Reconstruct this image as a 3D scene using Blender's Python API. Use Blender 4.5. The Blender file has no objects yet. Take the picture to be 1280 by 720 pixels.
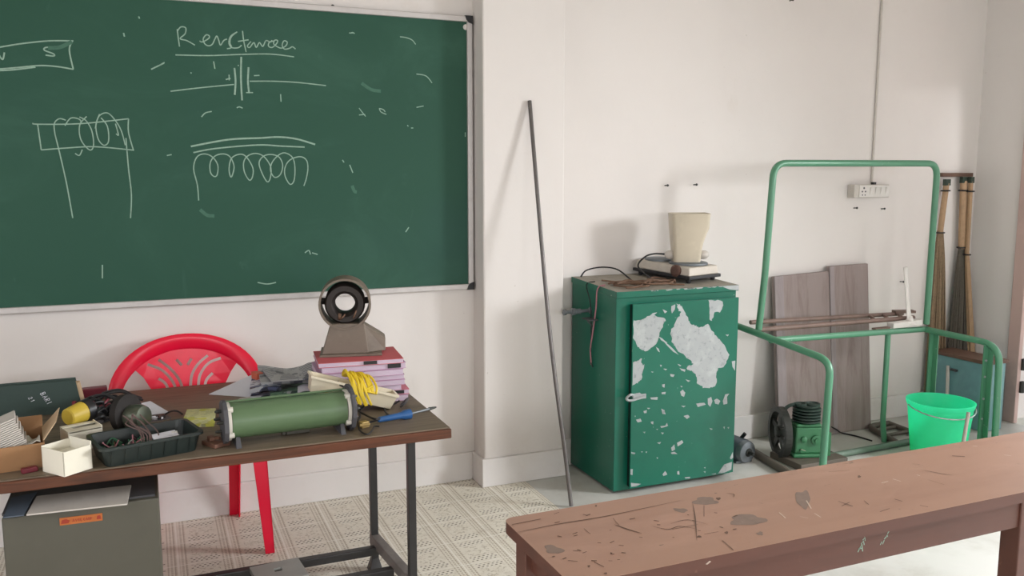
import bpy, bmesh, math, random
from mathutils import Vector as V, Matrix, noise
from mathutils.geometry import tessellate_polygon
random.seed(7)
C = bpy.context.scene.collection
PI = math.pi
# ------------------------------------------------------------------ camera model (1280x720)
FPX, CX, CY, CAMH = 1072., 640., 360., 1.5
PITCH = math.atan2(140.5, FPX); YAW = math.radians(22.96)
cF = V((math.sin(YAW)*math.cos(PITCH), math.cos(YAW)*math.cos(PITCH), -math.sin(PITCH)))
cR = V((math.cos(YAW), -math.sin(YAW), 0)); cU = cR.cross(cF)
cO = V((0, 0, CAMH))
def ray(x, y): return cF + cR*((x-CX)/FPX) - cU*((y-CY)/FPX)
def onZ(x, y, z=0.): d = ray(x, y); return cO + d*((z-CAMH)/d.z)
def onY(x, y, Y): d = ray(x, y); return cO + d*(Y/d.y)
def onX(x, y, X): d = ray(x, y); return cO + d*(X/d.x)
# ------------------------------------------------------------------ materials
class N:
    """a socket with arithmetic"""
    def __init__(s, nt, sock): s.nt, s.s = nt, sock
    def op(s, o, b=None, c=None):
        n = s.nt.nodes.new('ShaderNodeMath'); n.operation = o
        for i, q in enumerate((s, b, c)):
            if q is None: continue
            if isinstance(q, N): s.nt.links.new(q.s, n.inputs[i])
            else: n.inputs[i].default_value = q
        return N(s.nt, n.outputs[0])
    def __add__(s, o): return s.op('ADD', o)
    def __sub__(s, o): return s.op('SUBTRACT', o)
    def __mul__(s, o): return s.op('MULTIPLY', o)
    def fr(s): return s.op('FRACT')
    def lt(s, o): return s.op('LESS_THAN', o)
    def gt(s, o): return s.op('GREATER_THAN', o)
    def mn(s, o): return s.op('MINIMUM', o)
    def mx(s, o): return s.op('MAXIMUM', o)
    def ss(s, a, b):
        n = s.nt.nodes.new('ShaderNodeMapRange'); n.interpolation_type = 'SMOOTHSTEP'
        s.nt.links.new(s.s, n.inputs[0]); n.inputs[1].default_value = a; n.inputs[2].default_value = b
        return N(s.nt, n.outputs[0])
def s2l(c): return tuple((x/12.92 if x <= .04045 else ((x+.055)/1.055)**2.4) for x in c)
def rgb(r, g, b): return s2l((r/255., g/255., b/255.))
class Mat:
    def __init__(s, name, col, rough=.6, metal=0., spec=.5):
        s.m = bpy.data.materials.new(name); s.m.use_nodes = True
        s.nt = s.m.node_tree; s.b = s.nt.nodes['Principled BSDF']
        s.b.inputs['Roughness'].default_value = rough; s.b.inputs['Metallic'].default_value = metal
        s.b.inputs['Specular IOR Level'].default_value = spec
        rgbn = s.nt.nodes.new('ShaderNodeRGB'); rgbn.outputs[0].default_value = (*col, 1); s.c = rgbn.outputs[0]
        tc = s.nt.nodes.new('ShaderNodeTexCoord'); s.co = tc.outputs['Object']
        s.done()
    def done(s): s.nt.links.new(s.c, s.b.inputs['Base Color'])
    def coord(s, scale=(1, 1, 1)):
        mp = s.nt.nodes.new('ShaderNodeMapping'); mp.inputs['Scale'].default_value = scale
        s.nt.links.new(s.co, mp.inputs[0]); return mp.outputs[0]
    def xyz(s):
        n = s.nt.nodes.new('ShaderNodeSeparateXYZ'); s.nt.links.new(s.co, n.inputs[0])
        return [N(s.nt, n.outputs[i]) for i in range(3)]
    def noise(s, sc, detail=4, rough=.55, stretch=(1, 1, 1), dist=0.):
        n = s.nt.nodes.new('ShaderNodeTexNoise'); n.inputs['Scale'].default_value = sc
        n.inputs['Detail'].default_value = detail; n.inputs['Roughness'].default_value = rough
        n.inputs['Distortion'].default_value = dist
        s.nt.links.new(s.coord(stretch), n.inputs['Vector']); return N(s.nt, n.outputs[0])
    def mix(s, col, fac):
        n = s.nt.nodes.new('ShaderNodeMix'); n.data_type = 'RGBA'
        s.nt.links.new(s.c, n.inputs[6]); n.inputs[7].default_value = (*col, 1)
        if isinstance(fac, N): s.nt.links.new(fac.s, n.inputs[0])
        else: n.inputs[0].default_value = fac
        s.c = n.outputs[2]; s.done(); return s
    def bump(s, h, strength=.2, dist=.01):
        n = s.nt.nodes.new('ShaderNodeBump'); n.inputs['Strength'].default_value = strength
        n.inputs['Distance'].default_value = dist
        s.nt.links.new(h.s, n.inputs['Height']); s.nt.links.new(n.outputs[0], s.b.inputs['Normal']); return s
    def roughn(s, fac, a, b): s.nt.links.new((fac*(b-a)+a).s, s.b.inputs['Roughness']); return s
def simple(name, col, rough=.6, metal=0., var=.25, sc=18, spec=.5):
    m = Mat(name, col, rough, metal, spec)
    m.mix(tuple(c*.55 for c in col), m.noise(sc, 5).ss(.45, .75)*var)
    m.mix(tuple(min(1, c*1.3+.02) for c in col), m.noise(sc*2.3, 3).ss(.55, .75)*var*.7)
    return m.m
M = {}
# plaster wall
def wall_mat(name, base, dirt):
    m = Mat(name, base, .85, spec=.2)
    m.mix(tuple(c*.90 for c in base), m.noise(1.1, 5, .6).ss(.4, .75)*.5)
    m.mix(dirt, m.noise(2.3, 6, .7, dist=.6).ss(.62, .8)*.22)
    m.mix((.33, .29, .24), m.noise(34, 3).ss(.73, .80)*.35)
    x, y, z = m.xyz()
    m.mix((.50, .44, .36), m.noise(3.5, 6, .7).ss(.5, .8)*z.ss(.45, .0)*.35)
    m.bump(m.noise(30, 5)*1., .12, .004)
    return m.m
M['wall'] = wall_mat('plaster', (.745, .71, .682), (.55, .47, .38))
M['ceil'] = simple('ceiling_paint', (.62, .58, .52), .9, var=.05)
M['skirt'] = wall_mat('skirting_plaster', (.735, .71, .69), (.5, .42, .33))
# floor
m = Mat('patterned_vinyl', rgb(224, 219, 205), .42, spec=.35)
x, y, z = m.xyz()
u = ((x - .0405)*(1/.2032) + 50.).fr(); v = ((y - 2.985)*(1/.2125) + 50.).fr()
du = u.op('SUBTRACT', .5).op('ABSOLUTE'); dv = v.op('SUBTRACT', .5).op('ABSOLUTE')   # .5 at the lines
m.mix(rgb(206, 199, 182), m.noise(30, 3).ss(.45, .7)*.6)
m.mix(rgb(230, 227, 216), m.noise(55, 3).ss(.55, .7)*.6)
band = du.gt(.31)*du.lt(.47)
dash = ((u*15.).fr()).lt(.55)*((v*13.).fr()).lt(.62)
m.mix(rgb(152, 138, 114), band*dash*.62)
m.mix(rgb(160, 148, 126), band*((u*7.5).fr()).lt(.14)*.6)
dots = dv.gt(.24)*dv.lt(.44)*du.lt(.27)*((u*11. + (v*14.).op('FLOOR')*.5).fr()).lt(.45)*((v*14.).fr()).lt(.42)
m.mix(rgb(84, 70, 52), dots*.95)
flo = m.noise(70, 2).gt(.57)*dv.lt(.22)*du.lt(.24)
m.mix(rgb(160, 150, 126), flo*.6)
line = du.gt(.487).mx(dv.gt(.488))
m.mix(rgb(236, 233, 224), line*.85)
m.mix(rgb(120, 108, 88), m.noise(2.2, 6, .7).ss(.55, .8)*.35)
M['vinyl'] = m.m
m = Mat('cement', rgb(194, 194, 188), .38, spec=.4)
m.mix(rgb(160, 156, 146), m.noise(3, 6, .65).ss(.42, .72)*.6)
m.mix(rgb(202, 200, 194), m.noise(9, 5).ss(.55, .75)*.5)
M['cement'] = m.m
# blackboard
m = Mat('green_slate', rgb(38, 80, 64), .6, spec=.3)
m.mix(rgb(58, 98, 82), m.noise(1.6, 6, .65, (1, 1, 1.6), .8).ss(.45, .78)*.55)
m.mix(rgb(40, 78, 70), m.noise(1.1, 3).ss(.5, .75)*.5)
m.mix(rgb(84, 118, 104), m.noise(7, 5, .6, (1, 1, .5), .5).ss(.66, .82)*.45)
M['slate'] = m.m
M['chalk'] = simple('chalk', rgb(146, 174, 158), .95, var=.5, sc=60)
M['chalk_faint'] = simple('chalk_faint', rgb(74, 112, 95), .95, var=.4, sc=60)
M['alu'] = simple('aluminium', rgb(196, 192, 190), .42, .35, .2)
M['blackplastic'] = simple('black_plastic', (.012, .012, .014), .4, var=.2)
M['blackwire'] = simple('black_wire', (.010, .010, .012), .5, var=.1)
M['white'] = simple('white_plastic', rgb(214, 210, 205), .5, var=.15)
M['offwhite'] = simple('aged_white_plastic', rgb(196, 190, 182), .5, var=.25)
# woods
def wood(name, base, dark, light, rough, stretch, spec=.4):
    m = Mat(name, base, rough, spec=spec)
    m.mix(dark, m.noise(3.2, 7, .65, stretch, .7).ss(.42, .7)*.75)
    m.mix(light, m.noise(8, 6, .65, stretch, .3).ss(.55, .75)*.45)
    m.bump(m.noise(10, 5, .6, stretch), .12, .004)
    return m
M['desk'] = wood('worn_desk_wood', rgb(116, 103, 86), rgb(80, 68, 54), rgb(138, 125, 106), .5, (.6, 9, 9)).m
m = wood('desk_edge_wood', rgb(92, 52, 32), rgb(48, 26, 16), rgb(122, 74, 48), .38, (.6, 9, 9))
m.mix(rgb(160, 120, 90), m.noise(14, 3, .6, (.6, 3, 3)).ss(.70, .76)*.6)
M['deskedge'] = m.m
m = Mat('brown_paint', rgb(156, 120, 100), .38, spec=.5)
m.mix(rgb(142, 106, 88), m.noise(2.2, 6, .65, (.5, 3, 3), .4).ss(.45, .75)*.6)
m.mix(rgb(180, 142, 122), m.noise(3.1, 5, .6, (.5, 2, 2)).ss(.52, .75)*.5)
m.mix(rgb(78, 62, 52), m.noise(26, 5, .7, (.35, 1, 1), .5).ss(.66, .74)*.65)
m.mix(rgb(80, 64, 54), m.noise(75, 2, .5, (.6, 1, 1)).ss(.74, .78)*.7)
m.roughn(m.noise(4, 5), .34, .5)
M['bench'] = m.m
m = Mat('brown_paint_frame', rgb(92, 56, 45), .45)
m.mix(rgb(72, 44, 36), m.noise(3, 5, .6, (.5, 3, 3)).ss(.45, .7)*.5)
m.mix(rgb(132, 92, 74), m.noise(24, 4).ss(.7, .78)*.5)
M['benchframe'] = m.m
M['stain'] = simple('bench_stain', rgb(124, 104, 92), .55, var=.35, sc=40)
M['stain_dark'] = simple('bench_gouge', rgb(100, 76, 62), .7, var=.4, sc=60)
M['stain_light'] = simple('bench_scuff', rgb(196, 178, 162), .7, var=.4, sc=60)
m = wood('dusty_board_wood', rgb(146, 132, 128), rgb(124, 108, 104), rgb(162, 150, 146), .6, (6, 6, .5))
M['board'] = m.m
M['boardedge'] = wood('board_batten_wood', rgb(148, 138, 138), rgb(126, 114, 114), rgb(164, 154, 154), .6, (6, 6, .5)).m
M['brownrail'] = simple('brown_rail_wood', rgb(104, 78, 64), .6, var=.4)
# metals & paints
def greenpaint(name, base, rough=.33):
    m = Mat(name, base, rough, spec=.5)
    m.mix(tuple(c*.6 for c in base), m.noise(4, 6, .6).ss(.5, .75)*.4)
    m.mix(rgb(150, 168, 160), m.noise(46, 3, .6).ss(.715, .75)*.7)
    return m.m
M['cabinet'] = greenpaint('cabinet_green', rgb(12, 97, 77), .3)
M['cabdust'] = simple('dusty_metal_top', rgb(146, 140, 128), .7, var=.6, sc=14)
m = Mat('bare_metal_patch', rgb(156, 160, 160), .55, .1)
m.mix(rgb(110, 118, 116), m.noise(38, 6, .7).ss(.52, .68)*.6)
m.mix(rgb(180, 184, 182), m.noise(15, 4).ss(.5, .7)*.5)
M['bare'] = m.m
M['tube'] = greenpaint('frame_green', rgb(82, 138, 108), .33)
M['tubedark'] = simple('frame_green_dull', rgb(92, 110, 96), .5, var=.5)
M['tubebrown'] = simple('dusty_brown_tube', rgb(122, 100, 90), .6, var=.5)
M['darktube'] = simple('dusty_dark_tube', rgb(92, 84, 74), .6, var=.5)
M['legblack'] = simple('black_leg_paint', (.020, .019, .019), .4, var=.4)
M['legworn'] = simple('worn_leg_paint', rgb(108, 102, 98), .5, var=.6, sc=9)
M['steelgrey'] = simple('olive_grey_steel', rgb(80, 78, 68), .45, var=.18, sc=5)
M['offgrey'] = simple('pale_grey_metal', rgb(150, 149, 144), .5, var=.15)
M['steeldark'] = simple('dark_grey_steel', rgb(70, 70, 72), .5, var=.2)
M['red'] = simple('red_plastic', rgb(228, 16, 56), .28, var=.06)
M['teal'] = simple('teal_box_paint', rgb(112, 158, 162), .4, var=.4, sc=5)
M['compgreen'] = greenpaint('compressor_green', rgb(52, 112, 74), .4)
M['compdark'] = simple('compressor_dark', rgb(40, 58, 50), .5, var=.4)
M['cast'] = simple('cast_iron_dark', rgb(48, 50, 46), .5, .3, .4)
M['motorgrey'] = simple('motor_grey', rgb(112, 118, 122), .45, .4, .4)
M['rod'] = simple('steel_rod', rgb(104, 100, 98), .4, .5, .4)
M['cream'] = simple('cream_plastic', rgb(222, 212, 188), .5, var=.2, sc=9)
M['creamjug'] = simple('yellowed_plastic', rgb(196, 186, 166), .45, var=.25, sc=9)
M['hotwhite'] = simple('hotplate_enamel', rgb(190, 182, 170), .5, var=.3)
M['wirebrown'] = simple('brown_wire', rgb(104, 78, 60), .7, var=.3)
M['wirepink'] = simple('pink_wire', rgb(168, 112, 122), .6)
M['stator'] = simple('stator_paint', rgb(112, 100, 88), .5, var=.35)
M['statordark'] = simple('stator_core', rgb(38, 30, 27), .6, var=.4, sc=40)
M['rheo'] = simple('rheostat_green', rgb(88, 112, 80), .4, var=.2, sc=9)
M['porcelain'] = simple('porcelain', rgb(206, 202, 192), .4, var=.2)
M['slategrey'] = simple('end_plate_grey', rgb(72, 72, 76), .6, var=.25)
M['yellow'] = simple('yellow_cable', rgb(220, 190, 40), .45, var=.1)
M['yellowlabel'] = simple('yellow_label', rgb(196, 170, 60), .5, var=.2)
M['blue'] = simple('blue_handle', rgb(46, 94, 150), .35, var=.2)
M['paper'] = simple('white_paper', rgb(214, 214, 222), .8, var=.06)
M['paperwarm'] = simple('cream_card', rgb(226, 222, 206), .75, var=.08)
M['card'] = simple('cardboard', rgb(150, 112, 76), .8, var=.2)
M['cardlight'] = simple('cardboard_light', rgb(186, 160, 128), .8, var=.2)
m = Mat('newsprint', rgb(174, 174, 174), .8)
x, y, z = m.xyz()
m.mix(rgb(84, 86, 96), ((y*70.).fr()).lt(.42)*m.noise(22, 2, .5, (1, .3, 1)).gt(.47)*.75)
m.mix(rgb(62, 66, 78), m.noise(11, 1).gt(.62)*.6)
M['news'] = m.m
m = Mat('magazine_print', rgb(196, 200, 210), .5)
m.mix(rgb(52, 66, 110), m.noise(17, 2, .5, (1, 2, 1)).gt(.53)*.9)
m.mix(rgb(40, 42, 52), m.noise(26, 2, .5, (1, 2, 1)).gt(.6)*.9)
M['magblue'] = m.m
m = Mat('magazine_green', rgb(104, 140, 116), .5)
m.mix(rgb(44, 52, 60), m.noise(19, 2, .5, (1, 2, 1)).gt(.55)*.8)
m.mix(rgb(190, 196, 196), m.noise(23, 2).gt(.62)*.8)
M['maggreen'] = m.m
m = Mat('booklet_yellow', rgb(206, 206, 150), .7)
x, y, z = m.xyz()
m.mix(rgb(196, 196, 60), m.noise(14, 2).gt(.56)*.8)
m.mix(rgb(120, 124, 110), ((y*110.).fr()).lt(.35)*m.noise(40, 1).gt(.5)*.6)
M['booklet'] = m.m
m = Mat('page_edges', rgb(206, 190, 206), .8)
x, y, z = m.xyz()
m.mix(rgb(168, 146, 170), ((z*260.).fr()).lt(.4)*.6)
M['pages'] = m.m
M['pinkcover'] = simple('pink_cover', rgb(206, 122, 136), .55, var=.2)
M['redcover'] = simple('red_cover', rgb(198, 92, 98), .55, var=.2)
M['mauvecover'] = simple('mauve_cover', rgb(186, 150, 176), .6, var=.2)
M['orange'] = simple('orange_label', rgb(180, 100, 44), .5, var=.25, sc=30)
M['redprint'] = simple('red_print', rgb(150, 48, 28), .5)
M['filegreen'] = simple('dark_green_cloth', rgb(30, 52, 46), .6, var=.15)
M['maroon'] = simple('maroon_case', rgb(112, 34, 48), .5, var=.2)
M['trayblack'] = simple('tray_plastic', rgb(30, 40, 38), .4, var=.3, sc=9)
M['capgrey'] = simple('motor_cap_grey', rgb(92, 98, 84), .3, .6, .3)
M['magnet'] = simple('dusty_magnet', rgb(30, 25, 23), .75, var=.4)
M['brownblock'] = simple('brown_block', rgb(110, 76, 60), .6, var=.35)
M['bamboo'] = simple('bamboo_bundle', rgb(168, 138, 106), .6, var=.35, sc=40)
M['bristle'] = simple('dark_bristle', rgb(92, 86, 76), .9, var=.6, sc=60)
M['bristletan'] = simple('tan_bristle', rgb(136, 116, 92), .9, var=.6, sc=60)
M['jamb'] = simple('jamb_paint', rgb(194, 168, 160), .6, var=.25, sc=6)
M['ground'] = simple('outside_concrete', rgb(190, 186, 176), .8, var=.2)
M['wood_plain'] = simple('stick_wood', rgb(170, 160, 150), .6)
m = Mat('bucket_plastic', rgb(96, 246, 204), .3, spec=.5)
m.b.inputs['Transmission Weight'].default_value = 0.
tr = m.nt.nodes.new('ShaderNodeBsdfTranslucent'); tr.inputs[0].default_value = (*rgb(110, 250, 212), 1)
mx = m.nt.nodes.new('ShaderNodeMixShader'); mx.inputs[0].default_value = .7
m.nt.links.new(m.b.outputs[0], mx.inputs[1]); m.nt.links.new(tr.outputs[0], mx.inputs[2])
m.nt.links.new(mx.outputs[0], m.nt.nodes['Material Output'].inputs[0])
M['bucket'] = m.m
# ------------------------------------------------------------------ mesh helpers (all geometry in world coordinates)
INV = {}
def add_obj(name, data):
    o = bpy.data.objects.new(name, data); C.objects.link(o); return o
def tagit(o, label, cat, group=None, kind=None):
    o['label'] = label; o['category'] = cat
    if group: o['group'] = group
    if kind: o['kind'] = kind
    return o
def thing(name, label, cat, loc, rz=0., group=None):
    o = add_obj(name, None); o.location = loc; o.rotation_euler = (0, 0, rz); o.empty_display_size = .05
    INV[o.name] = (Matrix.Translation(V(loc)) @ Matrix.Rotation(rz, 4, 'Z')).inverted()
    INV[o.name, 0] = INV[o.name]
    return tagit(o, label, cat, group)
def obj(name, bm, mats, parent=None, loc=None, smooth=False, bevel=0., label=None):
    if not isinstance(mats, (list, tuple)): mats = [mats]
    bmesh.ops.recalc_face_normals(bm, faces=bm.faces)
    inv = Matrix.Identity(4)
    if parent is not None: inv = INV[parent.name]
    elif loc is not None: inv = Matrix.Translation(-V(loc))
    bmesh.ops.transform(bm, matrix=inv, verts=bm.verts)
    me = bpy.data.meshes.new(name); bm.to_mesh(me); bm.free()
    for q in mats: me.materials.append(M[q] if isinstance(q, str) else q)
    o = add_obj(name, me)
    if parent is not None: o.parent = parent; INV[o.name] = INV[parent.name]
    elif loc is not None: o.location = loc; INV[o.name] = inv
    else: INV[o.name] = inv
    if smooth:
        me.polygons.foreach_set('use_smooth', [True]*len(me.polygons))
        try: me.set_sharp_from_angle(angle=math.radians(38))
        except Exception: pass
    if bevel:
        b = o.modifiers.new('bevel', 'BEVEL'); b.width = bevel; b.segments = 2; b.limit_method = 'ANGLE'; b.angle_limit = math.radians(40)
    if label: o['label'] = label
    return o
def single(name, label, cat, bm, mats, loc, group=None, kind=None, **k):
    return tagit(obj(name, bm, mats, None, loc, **k), label, cat, group, kind)
def struct(name, bm, mats, **k):
    o = obj(name, bm, mats, **k); o['kind'] = 'structure'; return o
def B(): return bmesh.new()
def setmat(bm, n0, mi):
    bm.faces.ensure_lookup_table()
    for f in bm.faces[n0:]: f.material_index = mi
def box(bm, x0, x1, y0, y1, z0, z1, mi=0, mat=None):
    n0 = len(bm.faces)
    vs = [bm.verts.new(p) for p in ((x0,y0,z0),(x1,y0,z0),(x1,y1,z0),(x0,y1,z0),(x0,y0,z1),(x1,y0,z1),(x1,y1,z1),(x0,y1,z1))]
    if mat is not None:
        for q in vs: q.co = mat @ q.co
    for f in ((0,3,2,1),(4,5,6,7),(0,1,5,4),(1,2,6,5),(2,3,7,6),(3,0,4,7)): bm.faces.new([vs[i] for i in f]).material_index = mi
    return bm
def hexa(bm, b, t, mi=0):
    """b, t: four bottom and four top corners in the same order"""
    vs = [bm.verts.new(p) for p in list(b)+list(t)]
    for f in ((0,3,2,1),(4,5,6,7),(0,1,5,4),(1,2,6,5),(2,3,7,6),(3,0,4,7)): bm.faces.new([vs[i] for i in f]).material_index = mi
    return bm
def catmull(pts, n=6, closed=False):
    pts = [V(p) for p in pts]
    if len(pts) < 3: return pts
    out = []; L = len(pts)
    for i in range(L if closed else L-1):
        if closed: p0, p1, p2, p3 = pts[(i-1) % L], pts[i], pts[(i+1) % L], pts[(i+2) % L]
        else: p0, p1, p2, p3 = pts[max(i-1, 0)], pts[i], pts[i+1], pts[min(i+2, L-1)]
        for k in range(n):
            t = k/n
            out.append(.5*((2*p1)+(p2-p0)*t+(2*p0-5*p1+4*p2-p3)*t*t+(3*p1-p0-3*p2+p3)*t**3))
    if not closed: out.append(pts[-1])
    return out
def fillet(pts, r, n=6):
    pts = [V(p) for p in pts]; out = [pts[0]]
    for i in range(1, len(pts)-1):
        a, b, c = pts[i-1], pts[i], pts[i+1]
        d1 = (a-b).normalized(); d2 = (c-b).normalized()
        rr = min(r, (a-b).length*.45, (c-b).length*.45)
        p, q = b+d1*rr, b+d2*rr
        for k in range(n+1):
            t = k/n; out.append(p*(1-t)**2 + b*2*t*(1-t) + q*t*t)
    out.append(pts[-1]); return out
def tube(bm, pts, r, seg=8, closed=False, mi=0, flat=None, caps=True):
    """r: number or list; flat=(a, b, axis): elliptical section, a along axis"""
    pts = [V(p) for p in pts]; L = len(pts)
    rings = []; prev = None
    for i, p in enumerate(pts):
        if closed: t = pts[(i+1) % L]-pts[(i-1) % L]
        else: t = pts[min(i+1, L-1)]-pts[max(i-1, 0)]
        t = t.normalized() if t.length > 1e-9 else V((0, 0, 1))
        if flat is not None:
            ax = V(flat[2]); u = (ax-t*ax.dot(t)).normalized()
        elif prev is None:
            u = t.cross(V((0, 0, 1)) if abs(t.z) < .9 else V((1, 0, 0))).normalized()
        else:
            u = (prev-t*prev.dot(t)); u = u.normalized() if u.length > 1e-6 else t.orthogonal().normalized()
        prev = u; w = t.cross(u)
        rr = r[i] if isinstance(r, (list, tuple)) else r
        ra, rb = (flat[0], flat[1]) if flat is not None else (rr, rr)
        rings.append([bm.verts.new(p+u*ra*math.cos(2*PI*k/seg)+w*rb*math.sin(2*PI*k/seg)) for k in range(seg)])
    for i in range(L if closed else L-1):
        a, b = rings[i], rings[(i+1) % L]
        for k in range(seg): bm.faces.new((a[k], a[(k+1) % seg], b[(k+1) % seg], b[k])).material_index = mi
    if not closed and caps:
        bm.faces.new(rings[0][::-1]).material_index = mi; bm.faces.new(rings[-1]).material_index = mi
    return bm
def lathe(bm, prof, mat=None, seg=24, mi=0, cap0=True, cap1=True):
    """prof: (radius, height) pairs about local Z"""
    rings = []
    for r, h in prof: rings.append([bm.verts.new((r*math.cos(2*PI*k/seg), r*math.sin(2*PI*k/seg), h)) for k in range(seg)])
    for a, b in zip(rings[:-1], rings[1:]):
        for k in range(seg): bm.faces.new((a[k], a[(k+1) % seg], b[(k+1) % seg], b[k])).material_index = mi
    if cap0: bm.faces.new(rings[0][::-1]).material_index = mi
    if cap1: bm.faces.new(rings[-1]).material_index = mi
    if mat is not None:
        for rg in rings:
            for q in rg: q.co = mat @ q.co
    return bm
def axis_mat(o, d, up=(0, 0, 1)):
    """frame whose Z runs along d, origin o"""
    z = V(d).normalized(); u = V(up)
    x = u.cross(z); x = x.normalized() if x.length > 1e-5 else z.orthogonal().normalized()
    y = z.cross(x)
    return Matrix(((x.x, y.x, z.x, o[0]), (x.y, y.y, z.y, o[1]), (x.z, y.z, z.z, o[2]), (0, 0, 0, 1)))
def prism(bm, poly, d, mi=0, mi_front=None):
    """poly: 3-D planar polygon, extruded by vector d"""
    a = [bm.verts.new(V(p)) for p in poly]; b = [bm.verts.new(V(p)+V(d)) for p in poly]; n = len(a)
    bm.faces.new(a).material_index = mi if mi_front is None else mi_front
    bm.faces.new(b[::-1]).material_index = mi
    for i in range(n): bm.faces.new((a[i], b[i], b[(i+1) % n], a[(i+1) % n])).material_index = mi
    return bm
def island(bm, poly, mi):
    """thin face patch, slightly above its surface"""
    vs = [bm.verts.new(V(p)) for p in poly]
    for t in tessellate_polygon([[V(p) for p in poly]]):
        try: bm.faces.new([vs[i] for i in t]).material_index = mi
        except ValueError: pass
    return bm
def ribbon(bm, pts, w, nrm, mi=0, taper=False):
    nrm = V(nrm); pts = [V(p) for p in pts]; L = len(pts); prev = None
    for i, p in enumerate(pts):
        t = (pts[min(i+1, L-1)]-pts[max(i-1, 0)])
        s = t.cross(nrm); s = s.normalized() if s.length > 1e-9 else V((1, 0, 0))
        k = w*.5*(1 if not taper else max(.25, math.sin(PI*(i+.5)/L)))
        cur = (bm.verts.new(p+s*k), bm.verts.new(p-s*k))
        if prev: bm.faces.new((prev[0], prev[1], cur[1], cur[0])).material_index = mi
        prev = cur
    return bm
def rot_box(bm, c, sx, sy, sz, rz=0., mi=0, tilt=None):
    """box standing on point c (base centre), turned by rz"""
    m = Matrix.Translation(V(c)) @ Matrix.Rotation(rz, 4, 'Z')
    if tilt: m = m @ Matrix.Rotation(tilt[0], 4, tilt[1])
    return box(bm, -sx/2, sx/2, -sy/2, sy/2, 0, sz, mi, m)
def jag(poly, amp, n, seed=0):
    """subdivide a polygon's outline into a ragged one (2-D/3-D points)"""
    rd = random.Random(seed); out = []; L = len(poly)
    for i in range(L):
        a, b = V(poly[i]), V(poly[(i+1) % L])
        for k in range(n):
            p = a.lerp(b, k/n)
            if k or True: p = p + V((rd.uniform(-amp, amp), 0, rd.uniform(-amp, amp)))
            out.append(p)
    return out
# ================================================================== SETTING
WY, RX, LX, BY, HZ = 3.88, 4.82, -2.3, -3.6, 3.15
T = .2
def wall_with_holes(name, axis, pos, thick, a0, a1, holes, mat='wall'):
    """axis 'X': wall in the plane x=pos running along y; holes (a, b, z0, z1)"""
    bm = B()
    def put(a, b, z0, z1):
        if b-a < 1e-4 or z1-z0 < 1e-4: return
        if axis == 'X': box(bm, min(pos, pos+thick), max(pos, pos+thick), a, b, z0, z1)
        else: box(bm, a, b, min(pos, pos+thick), max(pos, pos+thick), z0, z1)
    cur = a0
    for (a, b, z0, z1) in sorted(holes):
        put(cur, a, 0, HZ); put(a, b, 0, z0); put(a, b, z1, HZ); cur = b
    put(cur, a1, 0, HZ)
    return struct(name, bm, mat)
# floor: vinyl sheet on the left, bare cement on the right
bm = B()
VX = 1.655
n0 = 0
box(bm, LX, VX, BY, WY, -.1, 0, 0); box(bm, VX, RX, BY, WY, -.1, 0, 1)
struct('floor', bm, ['vinyl', 'cement'])
bm = B(); box(bm, LX-T, RX+T, BY-T, WY+T, HZ, HZ+.12); struct('ceiling', bm, 'ceil')
bm = B(); box(bm, LX-T, RX+T, WY, WY+T, -.1, HZ)
wf = struct('wall_front', bm, 'wall')
bm = B(); box(bm, 1.442, 1.862, 3.746, WY+.02, 0, HZ); struct('wall_pillar', bm, 'wall', bevel=.008)
DO = (2.42, 3.485)        # door opening in the right wall
WR = [(-2.9, -1.2, .95, 2.2), (.15, 1.75, .9, 2.2)]
WLh = [(-2.6, -1.0, .95, 2.2), (-.2, 1.9, .95, 2.2)]
WB = [(-1.4, .6, .95, 2.2), (1.6, 3.6, .95, 2.2)]
wall_with_holes('wall_right', 'X', RX, T, BY-T, WY, [(DO[0], DO[1]+.07, 0, 2.08)]+WR)
wall_with_holes('wall_left', 'X', LX, -T, BY-T, WY, WLh)
wall_with_holes('wall_back', 'Y', BY, -T, LX, RX, WB)
# skirting bands
sk = .016
bm = B(); box(bm, LX, 1.442-sk, WY-sk, WY+.01, 0, .14); box(bm, 1.862+sk, RX, WY-sk, WY+.01, 0, .14)
struct('baseboard_front', bm, 'skirt', bevel=.004)
bm = B(); box(bm, 1.442-sk, 1.862+sk, 3.746-sk, WY+.01, 0, .14); struct('baseboard_pillar', bm, 'skirt', bevel=.004)
bm = B(); box(bm, RX-sk, RX+.01, DO[1]+.080, WY, 0, .14); struct('baseboard_right', bm, 'skirt', bevel=.004)
# window frames (behind and beside the viewer)
wn = 1
for (side, hs) in (('r', WR), ('l', WLh), ('b', WB)):
    for (a, b, z0, z1) in hs:
        bm = B(); t = .05
        def bar(a0, a1, c0, c1):
            if side == 'r': box(bm, RX+.07, RX+.12, a0, a1, c0, c1)
            elif side == 'l': box(bm, LX-.12, LX-.07, a0, a1, c0, c1)
            else: box(bm, a0, a1, BY-.12, BY-.07, c0, c1)
        bar(a, a+t, z0, z1); bar(b-t, b, z0, z1); bar(a, b, z0, z0+t); bar(a, b, z1-t, z1)
        bar((a+b)/2-t/2, (a+b)/2+t/2, z0, z1)
        struct('window_%d' % wn, bm, 'jamb'); wn += 1
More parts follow.
